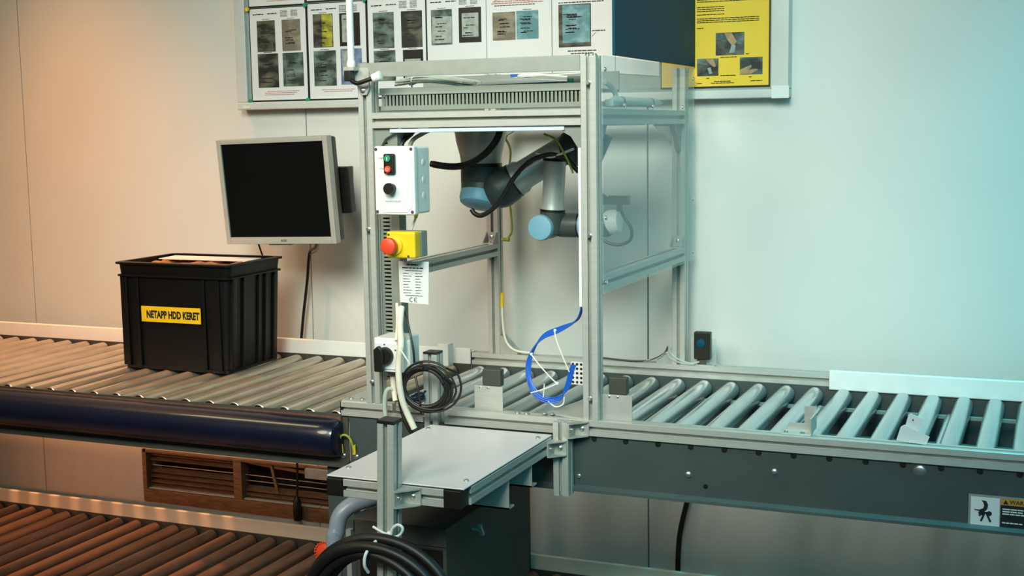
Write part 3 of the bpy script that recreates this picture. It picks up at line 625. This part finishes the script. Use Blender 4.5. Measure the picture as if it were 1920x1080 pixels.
ic = thing('isolator_cable', (-.47, -.03, -.06), 'thick cream cable passing the isolator box down to the shelf', 'cable')
build(MB().tube([(-.490,-.02,.265),(-.474,-.06,.225),(-.452,-.098,.185),(-.461,-.096,.14),(-.463,-.094,.09),(-.461,-.085,.04),(-.452,-.075,-.0),(-.435,-.07,-.04)], .0085, 12), 'cable', M_cream, ic)
build(MB().tube([(-.503,-.02,.275),(-.487,-.05,.230),(-.470,-.09,.19)], .004, 8), 'thin_cable', M_cream, ic)
build(MB().tube([(-.452,-.106,.175),(-.436,-.104,.150),(-.428,-.10,.135)], .002, 6), 'cable_tie', M_white, ic)
build(MB().tube([(-.516,-.03,.088),(-.514,-.03,.06),(-.508,-.035,.03),(-.503,-.04,.02)], .0075, 10), 'cream_cable', M_cream, ic)
g2 = thing('grey_flex_cable', (-.52, -.04, -.04), 'grey cable bending down behind the shelf post', 'cable')
build(MB().tube([(-.505,-.03,.035),(-.517,-.035,.052),(-.530,-.04,.045),(-.536,-.04,.01),(-.532,-.04,-.03),(-.52,-.03,-.06)], .0062, 10), 'cable', M_wire_g, g2)
build(MB().box(-.503,-.497,-.06,-.05,-.005,.02), 'ferrule', M_steel, g2)

# coil of thin black cable hanging in front of the stub post
cc = thing('coiled_black_cable', (-.40, -.05, 0), 'coil of thin black cable tied up beside the isolator box', 'cable')
build(MB().tube([(-.483,-.02,.258),(-.466,-.035,.235),(-.449,-.05,.195),(-.440,-.055,.16),(-.438,-.055,.125)], .003, 8), 'lead', M_blackr, cc)
for i, (rx, rz, cx, cz, r, ph) in enumerate(((.062,.054,-.402,.062,.0065,0),(.056,.050,-.405,.068,.006,.3),(.066,.060,-.398,.066,.004,.6),(.072,.058,-.388,.072,.003,.2),(.080,.066,-.384,.074,.003,.9),(.060,.056,-.402,.066,.004,1.5))):
    P = [(cx+rx*math.cos(t), -.055-.012*math.sin(t*.5+ph)-.004*i, cz+rz*math.sin(t)) for t in [ph+2*math.pi*k/20 for k in range(20)]]
    P.append(P[0]); build(MB().tube(P, r, 8, 4), 'cable_loop', M_blackr, cc)
build(MB().tube([(-.428,-.07,.095),(-.418,-.075,.06),(-.416,-.07,.02),(-.420,-.06,-.0)], .003, 8), 'loose_end', M_blackr, cc)
build(MB().tube([(-.470,-.06,.10),(-.484,-.055,.05),(-.482,-.05,.01),(-.47,-.05,-.03),(-.455,-.045,-.06)], .006, 8), 'tail', M_blackr, cc)
build(MB().sphere((-.436,-.066,.122), .0062, 12), 'tie_head', M_white, cc)
bc = thing('blue_connector', (-.47, .02, .0), 'dark blue round plug connector lying on the rollers inside the cable coil', 'connector')
build(MB().lathe((-.438, -.006, .034), (-1,-.9,-.25), [(0,.010),(.006,.013),(.022,.013),(.023,.010),(.034,.0095),(.035,.006)], 18), 'plug_body', M_blue, bc)
build(MB().tube([(-.436,.0,.04),(-.444,.03,.05),(-.445,.06,.082),(-.44,.09,.12)], .0062, 10), 'plug_cable', M_panel, bc)

# blue network cables and their ties
bl = thing('blue_cables', (-.1, .07, 0), 'loop of bright blue network cables hanging from the white trunking', 'cable')
for i in range(4):
    j = .0036*(i-1.5); k2 = .004*random.uniform(-1, 1)
    build(MB().tube([(-.006,.012+j,.300),(-.010,.02+j,.270),(-.035,.05+j,.240),(-.080,.06+j,.216+j),(-.125,.06+j,.196+j),(-.152,.06+j,.165),(-.168+j,.06,.125),(-.166+j,.055,.085+k2),(-.148+j,.05,.050+j),(-.115,.05+j,.033+j),(-.080,.05,.040+j),(-.060+j,.05,.070),(-.048+j,.05,.112),(-.042+j,.05,.128)], .0022, 6), 'cable', M_wire_b, bl)
for p in (((-.095,.056,.214),(-.088,.05,.19),(-.07,.045,.15),(-.052,.045,.11)), ((-.160,.055,.148),(-.13,.045,.12),(-.10,.045,.09),(-.085,.045,.078)), ((-.085,.045,.078),(-.12,.045,.062),(-.16,.05,.048)), ((-.12,.045,.075),(-.125,.05,.04)), ((-.11,.045,.03),(-.09,.045,.018),(-.07,.045,.026),(-.066,.045,.045))):
    build(MB().tube(p, .0017, 6), 'cable_tie', M_white, bl)
for p in ((-.095,.06,.211),(-.160,.058,.148),(-.085,.045,.078)): build(MB().sphere(p, .0046, 10), 'tie_head', M_white, bl)
tm = build(MB().box(-.050,-.016,.05,.058,.078,.136), 'terminal_strip', M_whitep, label='small perforated white terminal strip beside the right front post', cat='terminal strip')
hs = MB()
for r in range(5):
    for c in range(3): hs.lathe((-.044+.011*c, .0498, .084+.0115*r), (0,-1,0), [(0,.0035),(.0006,.0035)], 8)
build(hs, 'terminal_holes', M_black, tm)

# ------------------------------------------------------------------ sensors and brackets on the rails
def low_sensor(x0, x1, px0, px1, label):
    t = thing('photo_sensor', ((x0+x1)/2, .03, .0), label, 'sensor', 'dark sensors on the front rail')
    build(MB().box(x0, x1, .032, .056, .062, .106), 'sensor_body', M_greyd, t, bevel=.003)
    build(MB().box(px0, px1, .028, .031, .0, .063), 'bracket_plate', M_alu, t, bevel=.0006, seg=1)
    for x in (px0+.018, px0+.040): bolt(t, (x, .028, .058), (0,-1,0), .003, .002)
    return t
low_sensor(-.288, -.236, -.309, -.229, 'dark grey sensor block on a metal plate in front of the left rear post')
low_sensor(.056, .103, .041, .118, 'dark grey sensor block on a metal plate at the right front post')
te = thing('tall_sensor', (.09, .81, 0), 'tall black photo sensor with a round lens on the rear rail', 'sensor')
build(MB().box(.066, .116, .806, .832, .018, .102), 'sensor_body', M_black, te, bevel=.003)
build(MB().lathe((.0885, .806, .068), (0,-1,0), [(0,.0145),(.003,.014),(.005,.008)], 8), 'lens', M_panel, te)
build(MB().box(.050, .128, .834, .837, .0, .078), 'clear_bracket', M_glass, te, smooth=False)
build(MB().box(.060, .130, .805, .84, .0, .003), 'foot', M_steel, te); build(MB().box(.075, .100, .812, .826, .003, .018), 'neck', M_greyd, te)
lbk = thing('angle_bracket', (.525, .04, 0), 'small aluminium angle bracket bolted to the right front rail', 'bracket')
build(MB().box(.489, .557, .012, .050, .0, .0035), 'foot', M_alu, lbk, bevel=.0008, seg=1)
build(MB().box(.553, .557, .018, .090, .0035, .040), 'side_plate', M_alu, lbk); build(MB().box(.528, .557, .088, .091, .0035, .055), 'upright', M_alu, lbk)
build(MB().prism([(.492,.003),(.553,.003),(.553,.022),(.500,.022)], (0,.046,0), Xu, Zu, (0,.003,0)), 'back_plate', M_alu, lbk)
for x in (.498, .536): bolt(lbk, (x, .022, .0035), (0,0,1), .005)
wb = thing('white_bracket', (.785, .03, 0), 'small white folded metal bracket leaning on the right front rail', 'bracket')
build(MB().prism([(.748,.006),(.813,.0005),(.820,.019),(.765,.043),(.757,.038)], (0,.016,0), Xu, Zu, (0,.003,0)), 'lower_leaf', M_whitep, wb)
up = build(MB().prism([(.766,.038),(.795,.028),(.805,.058),(.777,.069),(.773,.066)], (0,.022,0), Xu, Zu, (0,.003,0)), 'upper_leaf', M_whitep, wb)
build(MB().lathe((.783,.0218,.054), (0,-1,0), [(0,.0018),(.0004,.0018)], 8), 'hole', M_black, up)

# ------------------------------------------------------------------ shelf table in front
tz = -.032
tb = thing('shelf_table', (-.23, -.3, -1.0), 'small table of aluminium profiles with a pale grey top plate', 'table')
tp_ = build(MB().box(-.401, -.066, -.558, -.046, tz-.0035, tz), 'top_plate', mat('pale_grey_plate', '#efe3e2', .35, .1, .02, 6), tb, bevel=.0008, seg=1)
for p in ((-.385,-.49),(-.385,-.09),(-.085,-.09),(-.088,-.50)): bolt(tp_, (p[0], p[1], tz), (0,0,1), .0055, .004)
zc = tz-.006-.02
build(MB().profile((-.359, -.54, zc), (-.114, -.54, zc), side=(0,1,0)), 'frame_beam', M_alu, tb)
build(MB().profile((-.359, -.066, zc), (-.106, -.066, zc), side=(0,1,0)), 'frame_beam', M_alu, tb)
build(MB().profile((-.087, -.52, zc), (-.087, -.046, zc)), 'frame_beam', M_alu, tb)
build(MB().profile((-.381, -.52, zc), (-.381, -.046, zc)), 'frame_beam', M_alu, tb)
for x in (-.381, -.094): build(MB().box(x-.0205, x+.0205, -.5605, -.5195, zc-.0205, zc+.0195), 'corner_cube', M_black, tb, bevel=.002)
build(MB().box(-.40, -.068, -.556, -.05, tz-.0075, tz-.0045), 'gasket', M_black, tb)
build(MB().profile((-.2625, -.581, -1.0), (-.2275, -.581, .105), side=(1,0,0)), 'front_post', M_alu, tb)
build(MB().obox((-.2272, -.581, .108), (1,0,-.03), (0,1,0), (.03,0,1), .0205, .0205, .004), 'end_cap', M_black, tb, bevel=.001)
bracket(tb, (-.211, -.561, zc), (1,0,0), (0,-1,0), (0,0,1), .045, .038)
build(MB().profile((-.046, -.02, -.188), (-.046, -.02, -.0015), side=(1,0,0)), 'hanger_post', M_alu, tb)
bracket(tb, (-.026, -.0, -.021), (1,0,0), (0,-1,0), (0,0,1), .042, .038)
bracket(tb, (-.067, -.04, zc-.006), (0,-1,0), (1,0,0), (0,0,1), .038, .038)
for y, dz in ((-.31, .07), (-.17, .055)):
    build(MB().box(-.33, -.070, y-.002, y+.002, zc-.02-dz, zc-.02).box(-.33, -.070, y-.002, y+.030, zc-.02-dz, zc-.016-dz), 'under_angle', M_alu, tb)
# cabinet below
cbn = thing('floor_cabinet', (-.335, -.09, -1.0), 'dark grey metal cabinet standing on the floor under the small table', 'cabinet')
build(MB().box(-.456, -.216, -.345, .16, -1.0, -.2), 'body', M_greyd, cbn, bevel=.004)
build(MB().box(-.458, -.214, -.349, -.343, -.245, -.198), 'front_lip', M_greyd, cbn, bevel=.002)
build(MB().box(-.445, -.225, -.350, -.346, -.98, -.25), 'door', M_black, cbn, bevel=.003)
kb = MB().cyl((-.2165, -.20, -.243), (-.196, -.20, -.243), .004).obox((-.192, -.20, -.243), (1,0,0), (0,1,.6), (0,-.6,1), .004, .004, .016)
build(kb, 'latch_knob', M_alud, cbn)
build(MB().box(-.475, -.462, -.36, -.10, -1.0, -.225), 'side_rail', M_greyl, cbn); build(MB().box(-.480, -.462, -.345, .0, -.232, -.205), 'edge_flange', M_grey, cbn)
ho = thing('grey_conduit', (-.52, -.30, -1.0), 'pale blue grey bent conduit pipe beside the floor cabinet', 'pipe')
build(MB().tube([(-.42,-.22,-.165),(-.47,-.26,-.178),(-.50,-.29,-.188),(-.519,-.31,-.21),(-.525,-.32,-.25),(-.531,-.325,-.32),(-.55,-.34,-1.0)], .0205, 18), 'pipe', M_hose, ho)
ov = thing('red_hand_wheel', (-.56, -.33, -.35), 'orange red ribbed plastic knob peeking out beside the grey conduit', 'knob')
build(MB().lathe((-.558,-.31,-.305), (-.2,-1,.1), [(0,.012),(.004,.022),(.016,.024),(.020,.018)], 20), 'knob', M_red, ov)
rb = MB()
for k in range(20):
    t = 2*math.pi*k/20; rb.cyl((-.559+.0235*math.cos(t), -.312, -.305+.0235*math.sin(t)), (-.562+.0235*math.cos(t), -.326, -.303+.0235*math.sin(t)), .0025, n=6)
build(rb, 'ribs', M_red, ov)
# big cable coil on the post
kc = thing('thick_cable_coil', (-.24, -.63, -.5), 'thick black cable coil hanging from the table post on a white tie', 'cable')
for i, (R_, cx, cz, y) in enumerate(((.182,-.236,-.316,-.628),(.172,-.242,-.318,-.648),(.152,-.232,-.318,-.622),(.148,-.246,-.314,-.645))):
    P = [(cx+R_*math.cos(t), y+.006*math.sin(2*t+i), cz+R_*.98*math.sin(t)) for t in [2*math.pi*k/28 for k in range(28)]]; P.append(P[0])
    build(MB().tube(P, .0115, 12, 4), 'cable_loop', M_blackr, kc)
zt = thing('white_cable_tie', (-.225, -.61, -.2), 'white cable tie looped around the table post and the thick coil', 'cable tie')
build(MB().tube([(-.262,-.604,-.122),(-.245,-.607,-.128),(-.222,-.610,-.135)], .0028, 8), 'strap', M_white, zt)
build(MB().tube([(-.222,-.612,-.130),(-.238,-.640,-.142),(-.246,-.665,-.160),(-.249,-.668,-.185),(-.248,-.655,-.205)], .0035, 8), 'strap', M_white, zt)
build(MB().tube([(-.215,-.612,-.135),(-.210,-.614,-.118),(-.195,-.616,-.107),(-.184,-.616,-.113),(-.190,-.614,-.127),(-.206,-.612,-.138)], .003, 8), 'loop', M_white, zt)
for p in ((-.219,-.612,-.131),(-.205,-.612,-.139)): build(MB().sphere(p, .0065, 12), 'tie_head', M_white, zt)

# cable on the wall below the right conveyor
build(MB().tube([(.035,.90,-.40),(.019,.90,-.465),(.002,.90,-.54),(-.006,.90,-.60),(-.009,.90,-.70),(-.009,.90,-.99)], .0085, 10), 'floor_cable', M_black, label='black cable hanging down the wall under the right conveyor', cat='cable')

# ------------------------------------------------------------------ crate
cx = thing('storage_crate', (-1.54, .54, -.04), 'black plastic storage crate with a yellow label on the left conveyor', 'crate')
def rr(x0, x1, y0, y1, r, z, n=5):
    P = []
    for cx_, cy_, a in ((x1-r, y1-r, 0), (x0+r, y1-r, 90), (x0+r, y0+r, 180), (x1-r, y0+r, 270)):
        for i in range(n+1):
            t = math.radians(a+90*i/n); P.append(Vector((cx_+r*math.cos(t), cy_+r*math.sin(t), z)))
    return P
def cb_(d, z, r=.02): # outline of the crate wall at height z, grown by d
    t = (z+.04)/.35; return rr(-1.741-.006*t-d, -1.341+.018*t+d, .404-.004*t-d, .683+.002*t+d, r, z)
body = MB().loft([cb_(-.012, -.04), cb_(0, -.036), cb_(0, .306), cb_(-.004, .306), cb_(-.005, .0)], (True, True))
build(body, 'body', M_blackm, cx)
rim = MB().loft([cb_(0,.262), cb_(.012,.263), cb_(.012,.268), cb_(.004,.270), cb_(.006,.301), cb_(.015,.303), cb_(.015,.309), cb_(.004,.3105), cb_(-.006,.310), cb_(-.006,.262)], (False, False))
build(rim, 'rim', M_blackm, cx)
build(MB().loft([cb_(.0,-.04), cb_(.005,-.039), cb_(.005,-.030), cb_(0,-.028)], (True, True)), 'base_rim', M_blackm, cx)
for x0, x1 in ((-1.745,-1.718),(-1.682,-1.672),(-1.424,-1.414),(-1.392,-1.358)):
    build(MB().box(x0, x1, .3945, .410, -.030, .263), 'rib', M_blackm, cx, bevel=.002, seg=1)
for y0, y1 in ((.415,.44),(.475,.485),(.56,.57),(.60,.612),(.65,.672)):
    build(MB().prism([(-1.36,-.030),(-1.3335,-.030),(-1.3170,.263),(-1.36,.263)], (0,y0,0), Xu, Zu, (0,y1-y0,0)), 'rib', M_blackm, cx, bevel=.002, seg=1)
fl = build(MB().box(-1.662, -1.430, .3925, .3945, .1175, .168), 'label_plate', M_yellow, cx, label='yellow label')
# the label sheet follows the crate front between its ribs
text('NETAPP HDD KERET', 'lettering', M_printd, fl, (-1.538, .3925, .1425), (1,0,0), Zu, .0255, .207, bold=.05)
lg = MB().lathe((-1.372, .4005, .235), (0,-1,0), [(0,.0125),(.001,.0125),(.0011,.0105),(.0005,.0105)], 20).sphere((-1.372,.3995,.236), .004, 10)
build(lg, 'moulded_mark', M_slat, cx)
cdm = MB(); nx, ny = 22, 12
vs = [(-1.735+.385*i/nx, .425+.245*j/ny, .292+.006*random.uniform(-1,1)+.006*math.sin(i*.7)*math.cos(j*.9)) for i in range(nx+1) for j in range(ny+1)]
cdm.add(vs, [(i*(ny+1)+j, (i+1)*(ny+1)+j, (i+1)*(ny+1)+j+1, i*(ny+1)+j+1) for i in range(nx) for j in range(ny)])
cdm.box(-1.735, -1.35, .425, .67, .05, .283)
build(cdm, 'cardboard_filling', M_card, label='crumpled brown cardboard filling the black crate', cat='cardboard')
build(MB().obox((-1.545, .610, .304), (1,0,-.0), (0,1,.02), (0,-.02,1), .175, .045, .001), 'paper_sheet', M_whitep, label='white paper sheet lying on the cardboard in the black crate', cat='paper')

# ------------------------------------------------------------------ monitor
mo = thing('monitor', (-1.268, .60, .53), 'silver framed monitor with a black screen mounted on the wall', 'monitor')
bz = Vector((-1.268, .60, .53))
def MX(*a): # box in monitor coordinates
    x0,x1,y0,y1,z0,z1 = a; return MB().box(bz.x+x0, bz.x+x1, bz.y+y0, bz.y+y1, bz.z+z0, bz.z+z1)
bez = MX(-.21,-.194,-.002,.028,-.1725,.1725); bez.v += []
for a in ((.192,.21,-.002,.028,-.1725,.1725),(-.194,.192,-.002,.028,.157,.1725),(-.194,.192,-.002,.028,-.1725,-.150)):
    t_ = MX(*a); bez.add(t_.v, t_.f)
build(bez, 'bezel', M_silver, mo, bevel=.0012, seg=1)
build(MX(-.1945,.1925,.004,.010,-.1505,.1575), 'screen', M_screen, mo, smooth=False)
build(MX(-.207,.209,.026,.060,-.168,.168), 'back_shell', M_greyd, mo, bevel=.008)
build(MX(-.10,.12,.055,.085,-.11,.11), 'rear_bulge', M_greyd, mo, bevel=.006)
build(MX(.09,.232,.075,.105,-.085,.065), 'mini_computer', M_black, mo, bevel=.003)
build(MX(-.05,.03,.005,.03,-.1785,-.1725), 'button_bar', M_greyl, mo)
text('acer', 'logo', M_printd, mo, (bz.x+.015, bz.y-.002, bz.z-.161), Xu, Zu, .007, .024, bold=.01)
mo.rotation_euler = (math.radians(4.5), math.radians(-1.4), 0)
wm = thing('wall_mount', (-1.25, .80, .45), 'dark wall arm holding the monitor', 'mount')
build(MB().box(-1.32, -1.18, .935, .95, .46, .60), 'wall_plate', M_black, wm); build(MB().box(-1.27, -1.23, .69, .94, .51, .55), 'arm', M_black, wm, bevel=.003)
mc = thing('monitor_cable', (-1.36, .9, 0), 'black cable hanging from the monitor down behind the guard strip', 'cable')
build(MB().tube([(-1.17,.69,.38),(-1.25,.80,.33),(-1.335,.90,.30),(-1.352,.905,.20),(-1.372,.905,.08),(-1.388,.905,-.03)], .0052, 8), 'cable', M_black, mc)
build(MB().tube([(-1.477,.78,.40),(-1.478,.80,.34),(-1.48,.85,.25)], .003, 8), 'thin_cable', M_black, mc)
build(MB().tube([(-1.16,.69,.38),(-1.24,.80,.325),(-1.33,.90,.295)], .003, 8), 'grey_cable', M_wire_g, mc)

# ------------------------------------------------------------------ notice board and sheets
nb = thing('notice_board', (-.64, W, .80), 'wide pale framed notice board on the wall behind the cell', 'board')
BY = .912
build(MB().box(-1.59, .31, BY+.002, W, .815, 1.55), 'back_panel', M_board, nb)
for a in ((-1.609,.325,.800,.826),(-1.609,.325,1.54,1.566)): build(MB().box(a[0],a[1],BY-.014,W,a[2],a[3]), 'frame_bar', M_bframe, nb, bevel=.003)
for a in ((-1.609,-1.567),(.272,.325)): build(MB().box(a[0],a[1],BY-.013,W,.826,1.54), 'frame_bar', M_bframe, nb, bevel=.003)
build(MB().box(.276,.327,BY-.0155,BY-.01,.798,.834), 'corner_piece', M_white, nb); build(MB().box(-1.585,-1.555,BY-.016,BY-.012,.805,.812), 'marker_clip', M_cream, nb)
Y0 = BY
def sheet(x0, x1, z0, z1, label, m=M_whitep, holder=True, tilt=0, sk=0):
    t = thing('instruction_sheet' if m is M_whitep else 'yellow_sheet', ((x0+x1)/2, Y0, z0), label, 'sheet', 'sheets pinned to the notice board')
    if holder: build(MB().box(x0-.004, x1+.004, Y0-.0006, Y0+.0006, z0-.005, z1+.003), 'holder', M_black, t, smooth=False)
    build(MB().prism([(x0,z0+sk),(x1,z0-sk),(x1,z1),(x0,z1)], (0,Y0-.0008,0), Xu, Zu, (0,-.0006,0)), 'paper', m, t, smooth=False)
    if tilt: t.rotation_euler = (0, math.radians(tilt), 0)
    return t
FY = Y0-.0015
def photo(t, x0, x1, z0, z1, m, label_m=None, inset=(.1,.1,.1,.1), rows=5, ink=M_printd, caption=True):
    p = build(MB().box(x0, x1, FY-.0003, FY, z0, z1), 'photo', m, t, smooth=False)
    w_, h_ = x1-x0, z1-z0
    if label_m: build(MB().box(x0+w_*inset[0], x1-w_*inset[1], FY-.0005, FY-.0003, z0+h_*inset[2], z1-h_*inset[3]), 'drive_label', label_m, p, smooth=False)
    rs = []
    for i in range(rows):
        a = x0+w_*random.uniform(.14,.35); rs.append((a, min(a+w_*random.uniform(.2,.5), x1-w_*.12), z0+h_*(.12+.72*random.random())))
    build(lines(MB(), (0,FY-.0004,0), Xu, Zu, rs, .003, .0002), 'photo_print', ink, p)
    if caption: build(lines(MB(), (0,FY,0), Xu, Zu, [(x0+w_*.3, x0+w_*.7, z1+.003)], .002, .0002), 'caption', M_print, t)
    return p
def header(t, x0, x1, z):
    w_ = x1-x0
    build(lines(MB(), (0,FY,0), Xu, Zu, [(x0+w_*.06,x0+w_*.25,z),(x0+w_*.32,x0+w_*.5,z+.001)], .0035, .0002), 'heading', M_printd, t)
    build(lines(MB(), (0,FY,0), Xu, Zu, [(x0+w_*.55,x0+w_*.68,z+.010-.004*i) for i in range(6)]+[(x0+w_*.74,x0+w_*.86,z+.010-.004*i) for i in range(6)], .002, .0002), 'small_print', M_print, t)
s1 = sheet(-1.552,-1.326,.832,1.146,'leftmost white sheet with four dark drive photos in the full row')
header(s1,-1.552,-1.326,1.125)
photo(s1,-1.524,-1.450,.998,1.105,M_pdark); photo(s1,-1.422,-1.348,.998,1.105,M_ptan,rows=7); photo(s1,-1.525,-1.441,.875,.992,M_pdark,rows=6); photo(s1,-1.423,-1.340,.877,.992,M_pgrn,rows=6,caption=False)
build(lines(MB(), (0,FY,0), Xu, Zu, [(-1.50,-1.37,.855),(-1.50,-1.38,.849),(-1.49,-1.36,.861)], .002, .0002), 'red_note', M_printr, s1)
s2 = sheet(-1.317,-1.092,.832,1.152,'white sheet with a gold glaring drive photo beside the signal pole')
header(s2,-1.317,-1.092,1.130)
p_ = photo(s2,-1.297,-1.219,1.005,1.117,M_pdark); build(MB().box(-1.262,-1.222,FY-.0006,FY-.0004,1.007,1.115), 'gold_glare', M_pgold, p_, smooth=False)
photo(s2,-1.193,-1.114,1.006,1.116,M_black,M_plab,(.12,.45,.12,.05),3); photo(s2,-1.298,-1.210,.875,.994,M_pgrn,rows=9); photo(s2,-1.192,-1.110,.877,.997,M_pblue,M_plab,(.08,.35,.25,.05),3,caption=False)
build(lines(MB(), (0,FY,0), Xu, Zu, [(-1.27,-1.14,.861),(-1.26,-1.15,.855)], .002, .0002), 'red_note', M_printr, s2)
s3 = sheet(-1.083,-.868,.832,1.155,'white sheet with two rows of green tinted drive photos right of the signal pole')
header(s3,-1.083,-.868,1.132)
photo(s3,-1.064,-.985,.993,1.111,M_pgrn,rows=7); photo(s3,-.958,-.880,.992,1.111,M_pdark,rows=6); photo(s3,-1.064,-.982,.885,.986,M_pgrn,rows=6); photo(s3,-.954,-.879,.885,.985,M_black,M_plab,(.08,.12,.05,.3),3)
s4 = sheet(-.862,-.650,.862,1.155,'white sheet with one grey and one black framed drive photo',holder=False)
header(s4,-.862,-.650,1.132)
photo(s4,-.847,-.771,.996,1.110,M_pgrn,M_plab,(.04,.02,.05,.2),8); photo(s4,-.747,-.667,1.000,1.112,M_black,M_plab,(.14,.12,.16,.16),6)
s5 = sheet(-.648,-.424,.862,1.160,'white sheet with a tan and a teal drive photo side by side',holder=False)
build(lines(MB(), (0,FY,0), Xu, Zu, [(-.63,-.45,1.117),(-.625,-.44,1.123),(-.62,-.46,1.129)], .003, .0002), 'note_lines', M_printr, s5)
build(lines(MB(), (0,FY,0), Xu, Zu, [(-.62,-.48,1.110)], .003, .0002), 'note_line', M_print, s5)
photo(s5,-.627,-.547,1.002,1.091,M_ptan,rows=9,caption=False); photo(s5,-.544,-.468,1.003,1.092,M_pteal,rows=9)
s6 = sheet(-.421,-.214,.862,1.160,'white sheet with one large teal drive photo next to the dark panel',holder=False)
photo(s6,-.400,-.292,.972,1.104,M_pdark,M_pteal,(.12,.03,.10,.02),12,caption=False)
build(lines(MB(), (0,FY,0), Xu, Zu, [(-.37,-.275,.958),(-.36,-.285,.950),(-.288,-.245,1.018),(-.40,-.25,1.108)], .0032, .0002), 'note_lines', M_printd, s6)
build(MB().obox((-.283,FY-.0003,1.008),(1,0,.9),(0,1,0),(-.9,0,1),.008,.0002,.0007), 'arrow', M_printd, s6)
s7 = sheet(-.212,-.072,.880,1.160,'white sheet mostly hidden behind the dark slate panel',holder=False,sk=.006)
sy = sheet(-.064,.264,.838,1.30,'bright yellow instruction sheet with three hand photos at the right end of the board',m=M_yelp)
build(lines(MB(), (0,FY,0), Xu, Zu, [(.046,.13,1.072-.006*i) for i in range(3)]+[(.046,.235,1.038-.0055*i) for i in range(3)]+[(.046,.13,1.05),(.046,.066,1.010)]+[(.046,.25,1.088+.006*i) for i in range(4)]+[(.046,.062,.846),(.09,.16,.846),(.10,.15,.851),(.21,.245,.850),(.118,.168,.922),(.118,.165,.868),(.075,.085,.861),(.205,.215,.862),(.195,.205,.930)], .0024, .0002), 'printed_lines', M_printd, sy)
def handphoto(x0,x1,z0,z1,kind):
    p = build(MB().box(x0,x1,FY-.0003,FY,z0,z1), 'photo', M_pdark if kind < 2 else M_pgrn, sy, smooth=False); w_,h_ = x1-x0, z1-z0
    ly = [0]
    def q(m, nm, pts):
        ly[0] += 1; build(MB().prism([(x0+w_*a, z0+h_*b) for a,b in pts], (0,FY-.0003,0), Xu, Zu, (0,-.0003*ly[0],0)), nm, m, p, smooth=False)
    if kind == 0: q(M_pgrn,'photo_background',[(0,.72),(1,.4),(1,1),(0,1)]); q(M_phand,'photo_hand',[(.3,.98),(.55,.98),(.74,.6),(.66,.42),(.55,.45),(.4,.7)]); q(M_plab,'photo_card',[(.48,.1),(.66,.1),(.70,.42),(.56,.45)])
    if kind == 1: q(M_pgrn,'photo_background',[(0,.75),(1,.5),(1,1),(0,1)]); q(M_phand,'photo_hand',[(.4,.98),(.75,.98),(.88,.55),(.78,.5),(.55,.75)]); q(M_plab,'photo_card',[(.48,.45),(.62,.5),(.72,.15),(.58,.1)])
    if kind == 2: q(M_phand,'photo_hand',[(.0,.02),(.5,.05),(.8,.25),(.75,.32),(.4,.28),(.55,.5),(.48,.55),(.0,.3)]); q(M_pdark,'photo_shadow',[(.55,.4),(.95,.3),(.9,.9),(.4,.9)])
handphoto(.104,.191,.929,.996,0); handphoto(.047,.113,.869,.921,1); handphoto(.178,.246,.870,.921,2)
s8 = sheet(-1.552,-1.328,1.156,1.46,'white sheet cut off by the top edge above the leftmost sheet')
build(lines(MB(), (0,FY,0), Xu, Zu, [(-1.49,-1.37,1.176),(-1.48,-1.36,1.170)], .002, .0002), 'red_note', M_printr, s8)
s9 = sheet(-1.318,-1.094,1.163,1.46,'white sheet cut off by the top edge above the gold drive photo')
for x, z, m, l in ((-1.091,1.155,M_green,'green push pin at the top of the board by the signal pole'),(-1.322,1.149,M_green,'small green push pin between the two leftmost sheets'),(-1.556,1.146,M_yellow,'yellow push pin at the left edge of the board'),(-1.556,.829,M_green,'green push pin at the lower left corner of the board'),(-1.322,.829,M_green,'green push pin at the bottom between the two leftmost sheets')):
    build(MB().lathe((x, Y0-.0015, z), (0,-1,0), [(0,.003),(.004,.003),(.005,.0075),(.012,.007)], 12), 'push_pin', m, label=l, cat='push pin', group='push pins on the notice board')

# tiny print, comb fingers and ribs stay joined
for o in bpy.data.objects:
    if o.parent and o.name.split('.')[0] in ('note_lines','printed_lines','small_print','heading','photo_print','caption','red_note','note_line','printed_heading','printed_marks','duct_fingers','terminal_holes','ribs','corrugation','arm_marking'):
        o['kind'] = 'stuff'
for o in bpy.data.objects:
    if 'base' in o: del o['base']
